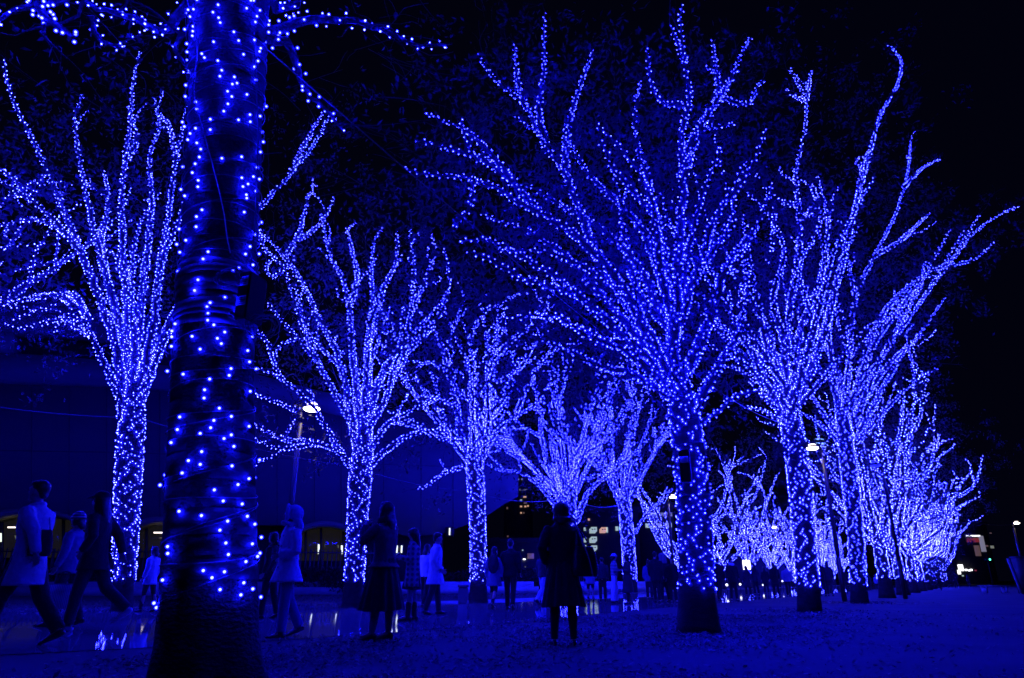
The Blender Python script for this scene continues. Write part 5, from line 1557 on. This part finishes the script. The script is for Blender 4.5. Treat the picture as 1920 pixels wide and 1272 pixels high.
root = thing('scarf', 'pale blue scarf trailing over the shoulder of the black coat', 'scarf', s13[1])
m = MB(); SPth = smooth_path([(-.1, .02, .03), (-.02, -.07, .05), (.07, -.12, -.18), (.15, -.13, -.42), (.19, -.13, -.62)], .06)
m.tube(SPth, np.stack([np.linspace(.02, .055, len(SPth)), np.full(len(SPth), .012)], 1), 10); m.build('cloth', CL['pale_blue'], root)
root = thing('backpack', 'dark backpack on the woman walking away by the third lit trunk', 'backpack', g10 + np.array([-.02, -.22, 1.0 * k10]), R(70 - 90))
m = MB(); m.ell((0, 0, .2), (.16, .10, .24)); m.ell((0, -.07, .12), (.11, .06, .12)); me = remesh(m, .014, 2, 'sack'); me.materials.append(CL['charcoal']); link('sack', me, root)
m = MB(); m.tube([(math.cos(t) * .05, .02, .42 + math.sin(t) * .05) for t in np.linspace(0, math.pi, 9)], .01, 6); m.build('grab_loop', CL['charcoal'], root)
# striped carrier bag
cb = h3[0].copy(); gp = g3
bx = at(110, 1142, g3[1] - .3)
root = thing('carrier_bag', 'boxy carrier bag with vertical stripes carried behind the pale overcoat', 'bag', bx, R(6))
wz = zat(110, 1096, g3[1] - .3) - bx[2]
m = MB(); m.strip(np.array([(-.18, -.07, wz), (.18, -.07, wz)]), np.array([(-.16, -.07, 0), (.16, -.07, 0)]), (0, .14, 0)); m.build('box', CL['bag_stripe'], root, smooth=False)
for yy in (-.05, .05):
    m = MB(); m.tube(smooth_path([(-.09, yy, wz), (-.05, yy * .4, wz + .16), (.05, yy * .4, wz + .16), (.09, yy, wz)], .03), .006, 6); m.build('handle', CL['charcoal'], root)
m = MB(); m.box((0, 0, wz + .004), (.37, .15, .012)); m.build('rim', CL['grey'], root, smooth=False)
# small bag of the walking person in the cap
shoulder_bag('dark crossbody bag on the man in the pale overcoat', s1[1], g1 + np.array([.22, -.18, .98]), .26, .30, .12, 0, 'charcoal')

# --- farther people, each built coarse
FARP = [
 (1108, 1128, 1046, 95, 'person in a pale quilted coat and dark tights just right of the black coat', dict(top=('slate', .66, .03), bottom=('trousers', 'black', -.016), hair=(.1, 0))),
 (1131, 1127, 1046, 90, 'man in dark clothes between the quilted coat and the white trousers', dict(top=('charcoal', .84, .02), bottom=('trousers', 'black'), hair=(.0, 0), female=False)),
 (1154, 1132, 1040, 350, 'person in wide white trousers and pale hat photographing', dict(top=('knit_stripe', .95, .02), bottom=('trousers', 'white', .03), shoes='boots', hair=(.1, 0), hat=('bucket', 'pale_blue'), arms=('phone_low', 'phone_low'))),
 (1179, 1133, 1042, 200, 'person in a very long dark coat facing the white trousers', dict(top=('charcoal', .38, .08), bottom=('trousers', 'black'), hair=(.2, .01), arms=('phone_low', 'pocket'))),
 (1233, 1130, 1036, 60, 'tallest dark figure in the group left of the dark-footed trunk', dict(top=('black', .7, .03), bottom=('trousers', 'black'), hair=(.0, 0), female=False)),
 (1248, 1129, 1040, 120, 'person with a pale hood in the group left of the dark-footed trunk', dict(top=('navy', .7, .03), bottom=('trousers', 'black'), hat=('hood', 'grey'))),
 (1264, 1130, 1046, 260, 'dark figure touching the left side of the dark-footed trunk', dict(top=('black', .62, .03), bottom=('trousers', 'charcoal'), hair=(.15, 0))),
 (1219, 1124, 1050, 80, 'slim figure in blue at the left of the group by the trunk', dict(top=('denim', .75, .03), bottom=('trousers', 'navy'), hair=(.2, 0))),
 (1351, 1128, 1046, 60, 'figure walking just right of the dark-footed trunk', dict(legs=((14, 4), (-18, 20)), top=('black', .74, .02), bottom=('trousers', 'black'), hair=(.0, 0), female=False)),
 (1378, 1127, 1048, 270, 'person with open pale scarf facing the camera left of the notice board', dict(top=('black', .7, .02), bottom=('trousers', 'black'), hair=(.05, 0), scarf='pale_blue')),
 (1404, 1118, 1062, 100, 'short figure in front of the lit notice board', dict(top=('charcoal', .5, .06), bottom=('trousers', 'black'), hair=(.1, 0))),
 (1419, 1116, 1056, 120, 'dark figure right of the lit notice board', dict(top=('navy', .7, .03), bottom=('trousers', 'black'), hair=(.1, 0))),
 (1438, 1114, 1064, 90, 'small dark figure under the forked far tree', dict(top=('black', .6, .04), bottom=('trousers', 'black'), hair=(.15, 0))),
 (1457, 1121, 1055, 100, 'dark figure in a long coat left of the third near-row trunk', dict(top=('black', .55, .05), bottom=('trousers', 'black'), hair=(.2, 0))),
 (1480, 1119, 1060, 60, 'figure striding behind the third near-row trunk', dict(legs=((12, 4), (-16, 16)), top=('slate', .8, .02), bottom=('trousers', 'black'), hair=(.0, 0), female=False)),
 (1544, 1118, 1050, 95, 'left figure of the pair between the third and fourth near-row trunks', dict(top=('black', .7, .02), bottom=('trousers', 'black'), hair=(.0, 0), female=False)),
 (1558, 1118, 1054, 85, 'right figure of the pair between the third and fourth near-row trunks', dict(top=('navy', .7, .03), bottom=('trousers', 'charcoal'), hair=(.2, 0))),
 (1586, 1113, 1066, 80, 'small figure beside the dark lamp post on the right', dict(top=('black', .7, .03), bottom=('trousers', 'black'), hair=(.1, 0))),
 (1632, 1108, 1076, 90, 'far small figure right of the fourth near-row trunk', dict(top=('black', .7, .03), bottom=('trousers', 'black'), hair=(.1, 0))),
 (1645, 1107, 1078, 90, 'far small figure in the middle between the fourth and fifth near-row trunks', dict(top=('slate', .7, .03), bottom=('trousers', 'black'), hair=(.1, 0))),
 (1746, 1106, 1068, 90, 'dark figure among the dense trunks near the end of the near row', dict(top=('black', .62, .04), bottom=('trousers', 'black'), hair=(.0, 0), female=False)),
 (1795, 1103, 1072, 95, 'lone walker on the open ground before the shop front', dict(legs=((10, 3), (-12, 10)), top=('navy', .7, .03), bottom=('trousers', 'black'), hair=(.0, 0), female=False)),
 (1818, 1101, 1078, 100, 'small dark walker right of the lone walker near the shop front', dict(top=('black', .7, .03), bottom=('trousers', 'black'), hair=(.1, 0))),
]
for (x, yf, yh, fc, lab, kw) in FARP:
    kw.setdefault('legs', ((rnd.uniform(2, 7), 2), (-rnd.uniform(2, 8), 4)))
    r_, hh, ss, gg, kk = person(x, yf, yh, fc, lab, detail=0, **kw)
    if 'wide white trousers' in lab:
        phone('glowing phone between the white trousers and the very long coat', hh[0] + np.array([.04, -.04, .03]), 40, -20, True, M['paper'])

bpy.data.scenes.remove(work)
